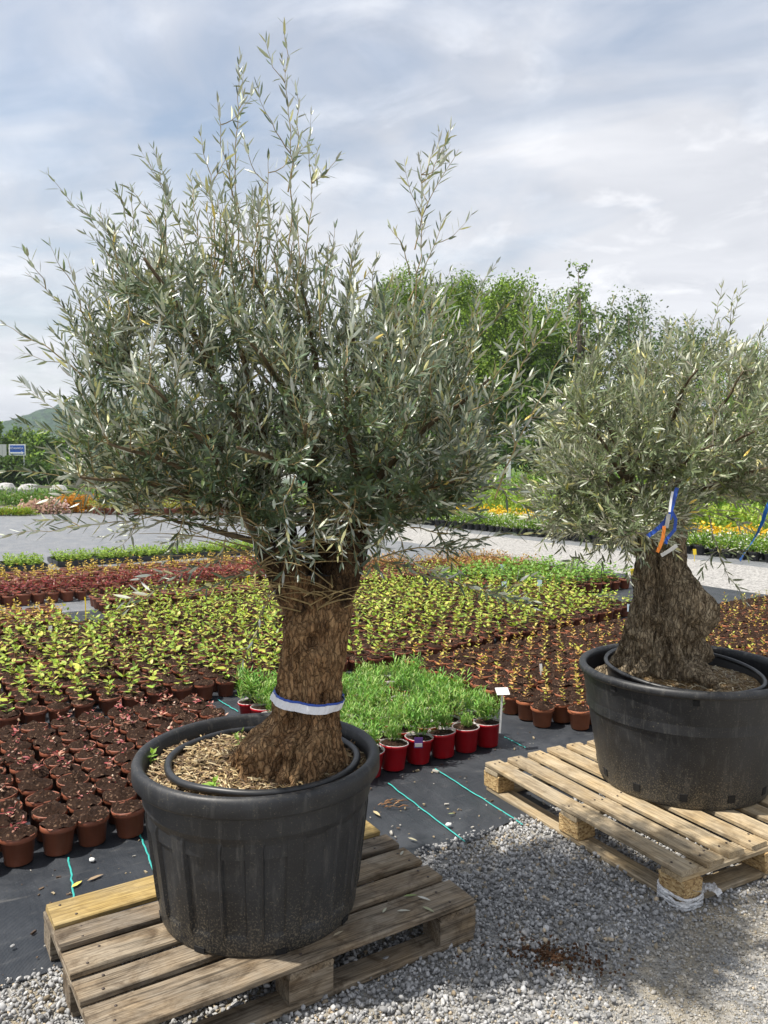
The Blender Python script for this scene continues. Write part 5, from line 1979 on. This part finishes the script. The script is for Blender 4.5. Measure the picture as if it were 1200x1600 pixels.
PZ = .152
litter_leaf(620, 1425, PZ, .045, .1, 'pale fallen leaf lying flat on the front board right of the ribbed tub')
litter_leaf(598, 1428, PZ, .035, 1.2, 'small pale leaf standing beside the tub on the front board', (.42, .42, .3))
litter_leaf(652, 1402, PZ, .05, -.5, 'pale curled leaf next to the green one on the front board', (.55, .54, .48))
litter_leaf(630, 1402, PZ, .05, .2, 'green fallen leaf near the right end of the front board', (.2, .26, .08))
litter_leaf(660, 1418, PZ, .05, -.7, 'narrow dull leaf near the front board corner', (.3, .31, .18))
litter_leaf(520, 1465, PZ, .045, .8, 'dry leaf on the front board close to the ribbed tub foot', (.36, .3, .2))
litter_leaf(626, 1338, PZ, .04, 1.3, 'pale leaf on the middle board right of the ribbed tub', (.42, .4, .32))
litter_leaf(637, 1310, .016, .05, -.6, 'dull leaf on the black matting right of the ribbed tub', (.32, .3, .2))
litter_leaf(583, 1268, .016, .06, -1.0, 'yellow-brown leaf on the matting by the tub', (.45, .36, .2), .3)
litter_leaf(700, 1273, .016, .035, .3, 'green leaf between the teal threads', (.24, .27, .12))
litter_leaf(112, 1388, .016, .055, 1.2, 'yellow leaf beside the left teal thread', (.6, .5, .1), .35)
litter_leaf(136, 1378, .016, .07, .9, 'brown wood chip on the matting at left', (.28, .2, .12), .25)


def pebble(x, y, z, r, lab, c=(.7, .7, .68)):
    p = G(x, y, z)
    V, Fc = [], []
    n, k = 8, 6
    mb = MB()
    prof = [(.01 * r, -r * .6), (r * .8, -r * .35), (r, 0.), (r * .75, r * .4), (.01 * r, r * .6)]
    mb.lathe(prof, 9, fn=lambda q, zz, a: q * (1 + .18 * math.sin(a * 2 + r * 900) + .08 * sin(a * 5)))
    me = mb.make('pebble', M_STONE)
    a = me.attributes['tint'].data
    for d in a:
        d.color = (*c, 1)
    o = link('pebble', me, None, (p.x, p.y, z + r * .55), rnd.uniform(0, 3))
    return tag(o, lab, 'pebble')


pebble(701, 1291, .014, .014, 'white pebble on the matting between the teal threads')
pebble(144, 1346, .014, .013, 'white pebble on the matting left of the ribbed tub')
pebble(20, 1480, .014, .008, 'small grey pebble on the matting at the lower left', (.3, .3, .3))
# tiny debris everywhere on the matting
mb = MB()
for i in range(620):
    u, v = rnd.uniform(-.6, 5), rnd.uniform(2.62, 3.35)
    if rnd.random() < .25:
        u, v = rnd.uniform(1.75, 1.9), rnd.uniform(3.3, 4.8)
    if u > 2.95 and rnd.random() < .3:
        v = rnd.uniform(3.0, 4.9); u = rnd.uniform(2.98, 3.33)
    p = W(u, v, .013)
    s = abs(rnd.gauss(0, .0035)) + .0012
    c = rnd.choice(((.12, .08, .05), (.3, .24, .15), (.07, .045, .03), (.36, .34, .3)))
    b = len(mb.v)
    mb.box(p, (s * rnd.uniform(1, 3), s, s * .8), 0, rnd.uniform(0, 3), s * .2)
    mb.t[b:] = [c] * (len(mb.v) - b)
tag(link('matting_debris', mb.make('matting_debris', M_STRAW, False), kind='stuff'), 'crumbs of soil, straw and grit scattered on the black matting', 'debris')
mb = MB()
for i in range(16):
    p = G(608 + rnd.uniform(-20, 20), 1258 + rnd.uniform(-7, 7), .014)
    L = rnd.uniform(.02, .07); a = rnd.uniform(-.4, .7)
    q = p + Vector((cos(a) * L, sin(a) * L, rnd.uniform(0, .012)))
    mb.tube([p, p.lerp(q, .5) + Vector((0, 0, .008)), q], [.0022, .002, .001], 5, 0, rnd.choice(((.25, .12, .05), (.35, .2, .1), (.18, .1, .05))))
tag(link('dry_twigs', mb.make('dry_twigs', M_STRAW)), 'little heap of dry brown twigs on the matting right of the ribbed tub', 'twigs')

# crumpled film round the near block of the right pallet
film = thing('plastic_film', 'crumpled clear stretch film wrapped round the near chipboard block', 'plastic film', (G(1060, 1400).x, G(1060, 1400).y, 0))
ca, sa = cos(-1.0715), sin(-1.0715)


def PLR(x, y, z):
    return Vector((PR[0] + x * ca - y * sa, PR[1] + x * sa + y * ca, z)) - film.location


cx_, cy_ = .6 - .05, -.5 + .05
for lay in range(7):
    hx_, hy_ = .061, .053
    n = 60
    pts = []
    zb_ = .010 + .0062 * lay
    for i in range(n + 1):
        a = 2 * pi * i / n
        e = 5.0
        rr = (abs(cos(a) / hx_) ** e + abs(sin(a) / hy_) ** e) ** (-1 / e)
        w = rr + .006 + .005 * noise.noise(Vector((cos(a) * 3, sin(a) * 3, lay * 3.1)))
        zz = zb_ + .010 * noise.noise(Vector((cos(a) * 1.6, sin(a) * 1.6, lay * 2.3))) - .006 * cos(a)
        pts.append(PLR(cx_ + w * cos(a), cy_ + w * sin(a), max(.006, zz)))
    V, Fc = tube_vf(pts, [.0042 + .003 * abs(noise.noise(Vector((i * .5, lay * 5., 0)))) for i in range(n + 1)], 6, False)
    link('wrap', mesh('wrap', V, Fc, M_FILM), film)
V, Fc = [], []
c0 = G(1098, 1400, .02) - film.location
n = 14
for j in range(n + 1):
    for i in range(n + 1):
        x, y = (i / n - .5) * .13, (j / n - .5) * .07
        z = .022 + .026 * noise.fractal(Vector((x * 40, y * 40, 3.)), 1, 2, 3) + .02 * (1 - i / n)
        V.append(c0 + Vector((x, y + .3 * x, max(z, -.008))))
for j in range(n):
    for i in range(n):
        a = j * (n + 1) + i
        Fc.append((a, a + 1, a + n + 2, a + n + 1))
link('loose_end', mesh('loose_end', V, Fc, M_FILM), film)


# ------------------------------------------------------------------ far signs, banners, stakes, rocks
def text_mesh(s, size, m, name):
    cu = bpy.data.curves.new(name, 'FONT')
    cu.body = s
    cu.size = size
    cu.extrude = .004
    cu.align_x = 'CENTER'
    ob = bpy.data.objects.new(name, cu)
    col.objects.link(ob)
    dg = bpy.context.evaluated_depsgraph_get()
    me = bpy.data.meshes.new_from_object(ob.evaluated_get(dg))
    bpy.data.objects.remove(ob)
    me.materials.clear(); me.materials.append(m)
    return me


DS = 60.0
ps = P(27, 703, DS)
sg = thing('road_sign', 'blue and white direction sign with a right arrow at far left', 'sign', (ps.x, ps.y, 0))
sw, sh = 1.24, .84
mb = MB(); mb.box((0, 0, ps.z), (sw, .05, sh)); link('border', mb.make('border', M_WHITE, False), sg)
mb = MB(); mb.box((0, -.03, ps.z), (sw - .16, .02, sh - .16)); link('panel', mb.make('panel', M_SIGNBLUE, False), sg)
o = link('lettering', text_mesh('OŠČADNICA', .19, M_WHITE, 'lettering'), sg, (-.1, -.05, ps.z + .06))
o.rotation_euler = (pi / 2, 0, 0)
mb = MB()
mb.box((-.08, -.05, ps.z - .22), (.86, .015, .10))
mb.add([(.33, -.0575, ps.z - .1), (.33, -.0575, ps.z - .34), (.52, -.0575, ps.z - .22), (.33, -.0425, ps.z - .1), (.33, -.0425, ps.z - .34), (.52, -.0425, ps.z - .22)], [(0, 1, 2), (5, 4, 3), (0, 2, 5, 3), (2, 1, 4, 5), (1, 0, 3, 4)])
link('arrow', mb.make('arrow', M_WHITE, False), sg)
for dx in (-.45, .45):
    mb = MB(); mb.tube([(dx, .06, 0), (dx, .06, ps.z + .3)], .04, 8); link('post', mb.make('post', M_METAL), sg)
pg = P(3, 703, DS + 1)
g2 = thing('road_sign', 'grey back of a traffic board at the far left edge', 'sign', (pg.x, pg.y, 0))
for i in range(3):
    mb = MB(); mb.box((-.45 + i * .32, 0, pg.z - .05), (.30, .04, .95)); link('panel', mb.make('panel', M_METAL, False), g2)
mb = MB(); mb.tube([(0, .06, 0), (0, .06, pg.z + .3)], .04, 8); link('post', mb.make('post', M_METAL), g2)


def banner(x0, x1, ytop, ybot, D, lab):
    a, b_ = P(x0, ytop, D), P(x1, ytop, D)
    zt, zb = a.z, P(x0, ybot, D).z
    root = thing('banner', lab, 'banner', ((a.x + b_.x) / 2, D, 0))
    w = b_.x - a.x
    mb = MB()
    n = 16
    V, Fc = [], []
    for i in range(n + 1):
        for k, zz in enumerate((zb, zt)):
            for th in (-.01, .01):
                V.append((-w / 2 + w * i / n, .03 * sin(i * 1.3) + th, zz + .03 * sin(i * .7)))
    for i in range(n):
        q = 4 * i
        Fc += [(q, q + 4, q + 6, q + 2), (q + 1, q + 3, q + 7, q + 5), (q + 2, q + 6, q + 7, q + 3), (q, q + 1, q + 5, q + 4)]
    Fc += [(0, 2, 3, 1), (4 * n, 4 * n + 1, 4 * n + 3, 4 * n + 2)]
    link('sheet', mesh('sheet', V, Fc, M_WHITE), root)
    mb = MB()
    for i in range(7):
        x = -w * .05 + i * w * .07
        hgt = (zt - zb) * rnd.uniform(.35, .6)
        mb.box((x, -.065, (zt + zb) / 2), (w * .04, .02, hgt), 0, 0, .03)
    link('print', mb.make('print', M_GREEN, False), root)
    for sx in (-1, 1):
        mb = MB(); mb.tube([(sx * w / 2, .06, 0), (sx * w / 2, .06, zt + .1)], .03, 8); link('post', mb.make('post', M_METAL), root)


banner(326, 402, 735, 770, 36, 'white banner with green print showing left of the fork, behind the crown')
banner(440, 500, 733, 762, 36.5, 'white banner right above the fork of the tall olive, behind the crown')
banner(560, 622, 737, 764, 36, 'white and green banner right of the fork, behind the crown')
for i, (x, yt, lab) in enumerate(((795, 712, 'white wooden stake between the two olive crowns'), (733, 722, 'white stake seen through the right side of the tall crown'), (676, 732, 'short white stake low in the tall crown'))):
    D = 33
    p = P(x, yt, D)
    mb = MB(); mb.box((0, 0, p.z / 2), (.16, .12, p.z), 0, 0.1, .01)
    tag(link('marker_stake', mb.make('marker_stake', M_WHITE, False), None, (p.x, D, 0)), lab, 'stake')
for i, (x, s, lab) in enumerate(((8, .55, 'pale rock by the far left bushes, nearest the edge'), (46, .5, 'pale rock under the rounded bush at far left'), (92, .45, 'pale rock right of the rounded bush, far left'))):
    p = G(x, 772)
    mb = MB()
    prof = [(.02, .0), (s, .02), (s * 1.05, s * .5), (s * .7, s * .95), (.02, s * 1.05)]
    mb.lathe(prof, 12, fn=lambda q, zz, a: q * (1 + .25 * noise.noise(Vector((cos(a) * 2 + x, sin(a) * 2, zz * 3)))))
    tag(link('rock', mb.make('rock', M_ROCK, False), None, (p.x, p.y, 0.0)), lab, 'rock')


# ------------------------------------------------------------------ background trees
def bg_tree(name, x_px, D, top_px, width_px, lab, cols, grp=None, n=5200, leaf=.3, trunk_h=.35, lobes=11, sparse=1.0, seed=1, wf=.5, low=None, tall=1.0):
    r = random.Random(seed)
    rg = np.random.default_rng(seed)
    b = P(x_px, 722, D)
    top = P(x_px, top_px, D).z
    Wd = width_px / F_PX * D
    root = thing(name, lab, 'tree', (b.x, D, 0), 0, grp)
    zlo = top * trunk_h if low is None else low
    # lobes
    cen = []
    for i in range(lobes):
        t = (i + .5) / lobes
        z = zlo + (top - zlo) * (.12 + .78 * t)
        wz = math.sin(pi * min(.97, .18 + .72 * t)) ** .7
        a = r.uniform(0, 2 * pi)
        rad = Wd / 2 * wz * r.uniform(.25, .75) * (1 if i < lobes - 1 else .1)
        cen.append((cos(a) * rad, sin(a) * rad, z, Wd / 2 * r.uniform(.42, .66) * (1 if t < .8 else .8)))
    cen[-1] = (r.uniform(-.1, .1) * Wd, 0, top - cen[-1][3] * .8 * tall, cen[-1][3])
    mb = MB()
    tr = .018 * top + .05
    mb.tube([(0, 0, 0), (r.uniform(-.1, .1), 0, zlo), (r.uniform(-.2, .2), r.uniform(-.2, .2), zlo + (top - zlo) * .55), (cen[-1][0] * .6, cen[-1][1], top * .86)], [tr * 1.1, tr * .8, tr * .35, tr * .05], 8)
    for c in cen:
        z0 = zlo + (c[2] - zlo) * .35
        mb.tube([(0, 0, z0 * .9), (c[0] * .5, c[1] * .5, (z0 + c[2]) / 2), (c[0], c[1], c[2])], [tr * .4, tr * .25, tr * .06], 6)
    link('trunk', mb.make('trunk', M_TRUNK), root)
    pos, nr_, tn = [], [], []
    wts = np.array([c[3] ** 2 for c in cen]); wts /= wts.sum()
    for c, k in zip(cen, (wts * n).astype(int)):
        # clumps on the lobe
        ncl = max(6, k // 16)
        d = rg.normal(size=(ncl, 3)); d /= np.linalg.norm(d, axis=1, keepdims=True)
        rr = c[3] * rg.uniform(.25, 1.05, (ncl, 1)) ** .6
        cl = np.array(c[:3]) + d * rr * np.array([1, 1, .85])
        tone = rg.uniform(.5, 1.5, ncl)
        per = max(1, int(k / ncl * sparse))
        p = np.repeat(cl, per, 0) + rg.normal(0, c[3] * .15, (ncl * per, 3))
        pos.append(p)
        nr_.append(np.repeat(d, per, 0) * .7 + rg.normal(0, .5, (ncl * per, 3)) + np.array([0, 0, .5]))
        cc = np.array(cols)[rg.integers(0, len(cols), ncl * per)] * np.repeat(tone, per)[:, None] * rg.uniform(.8, 1.2, (ncl * per, 1))
        tn.append(cc)
    pos, nr_, tn = np.concatenate(pos), np.concatenate(nr_), np.concatenate(tn)
    ax = rg.normal(size=pos.shape) + np.array([0, 0, -.2])
    ln = leaf * rg.uniform(.6, 1.3, len(pos))
    V, Fc = leaves_np(pos, ax, nr_, ln, ln * wf, rg.uniform(0, .2, len(pos)))
    V[:, 2] = np.maximum(V[:, 2], .03)
    link('crown', mesh('crown', V, Fc, M_FOLI, tint=np.repeat(tn, 8, 0)), root)
    return root


BRIGHT = [(.14, .24, .025), (.18, .28, .035), (.23, .32, .045), (.10, .18, .022)]
DARKG = [(.05, .105, .022), (.07, .13, .028), (.095, .16, .034)]
GREYG = [(.11, .17, .07), (.15, .21, .085), (.09, .14, .055)]
for i, (x, D, top, w, lab) in enumerate(((645, 48, 422, 175, 'bright green round tree, leftmost behind the tall olive crown'), (718, 50, 428, 150, 'bright green round tree, second from left behind the crowns'),
                                         (792, 47, 430, 185, 'bright green round tree with the highest dome between the crowns'))):
    bg_tree('broadleaf_tree', x, D, top, w, lab, BRIGHT, None, 34000, .175, .25, 18, 1, 40 + i)
bg_tree('broadleaf_tree', 862, 50, 445, 170, 'green tree with a thinner top, left of the tall thin tree', BRIGHT + GREYG, None, 17000, .18, .2, 16, .8, 51)
bg_tree('thin_tree', 905, 46, 408, 85, 'tall thin see-through tree rising between the two olives', GREYG + BRIGHT, None, 3000, .22, .3, 15, .7, 52)
bg_tree('thin_tree', 985, 46, 452, 170, 'thin grey-green tree just above the right olive', GREYG, None, 12000, .19, .2, 16, .7, 53)
bg_tree('thin_tree', 1060, 50, 500, 150, 'lower grey-green tree behind the right olive shoots', GREYG + DARKG, None, 13000, .19, .2, 12, .8, 54)
bg_tree('willow_tree', 1170, 24, 520, 190, 'pale green willow-like tree at the right edge behind the right olive', [(.17, .27, .06), (.21, .31, .08), (.14, .22, .06)], None, 9000, .16, .1, 16, 1, 55, .22)
for i, (x, D, top, w) in enumerate(((670, 44, 570, 150), (760, 43, 590, 160), (850, 44, 560, 150), (930, 45, 570, 160), (1010, 44, 590, 160), (600, 52, 600, 140))):
    bg_tree('dark_tree', x, D, top, w, ('dark green lower tree, %s from the left in the belt under the bright trees' % ORD[i]) if i < 5 else 'dark green lower tree at the left end of the belt, behind the tall crown', DARKG + BRIGHT[:1], None, 3600, .3, .02, 10, 1, 60 + i)
left = [(-22, 66, 636, 70), (30, 70, 668, 80), (78, 66, 672, 85), (128, 64, 664, 90), (175, 66, 650, 95), (230, 70, 644, 100), (290, 68, 638, 105), (350, 72, 646, 100), (410, 70, 640, 110), (470, 72, 640, 110), (535, 68, 630, 110)]
for i, (x, D, top, w) in enumerate(left):
    vis = i < 4
    bg_tree('broadleaf_tree', x, D, top, w, ('green roadside tree at far left, %s from the photo edge' % ORD[i]) if vis else 'green roadside tree glimpsed through the tall olive crown', DARKG + BRIGHT, None if vis else 'roadside trees behind the tall olive crown', 3000, .34, .05, 9, 1, 80 + i)
for i, (x, D, top, w) in enumerate(((12, 52, 712, 62), (62, 52, 716, 55), (-30, 50, 722, 50), (110, 53, 720, 60), (160, 52, 722, 60), (215, 53, 722, 70), (280, 52, 724, 70), (520, 50, 722, 80), (440, 52, 722, 80), (360, 52, 722, 80))):
    vis = i in (0, 1, 3)
    bg_tree('rounded_bush', x, D, top, w, {0: 'rounded dark bush in front of the blue sign', 1: 'rounded bush right of the blue sign', 3: 'rounded bush further right of the sign, behind olive leaf tips'}.get(i, 'rounded bush hidden behind the tall olive crown'), DARKG + [(.1, .15, .03)], None if vis else 'rounded bushes behind the tall crown', 1900, .26, 0, 8, 1, 100 + i, low=.1)

# ------------------------------------------------------------------ the air
def haze():
    m = bpy.data.materials.new('haze')
    m.use_nodes = True
    nt = m.node_tree
    nt.nodes.clear()
    out = nt.nodes.new('ShaderNodeOutputMaterial')
    v = nt.nodes.new('ShaderNodeVolumePrincipled')
    v.inputs['Color'].default_value = (0.80, 0.88, 0.97, 1)
    v.inputs['Density'].default_value = 0.0004
    v.inputs['Anisotropy'].default_value = 0.2
    nt.links.new(v.outputs[0], out.inputs['Volume'])
    mb = MB()
    mb.box((0, 600, 45), (2600, 1400, 94))
    link('haze', mb.make('haze', m, False), kind='stuff')


haze()
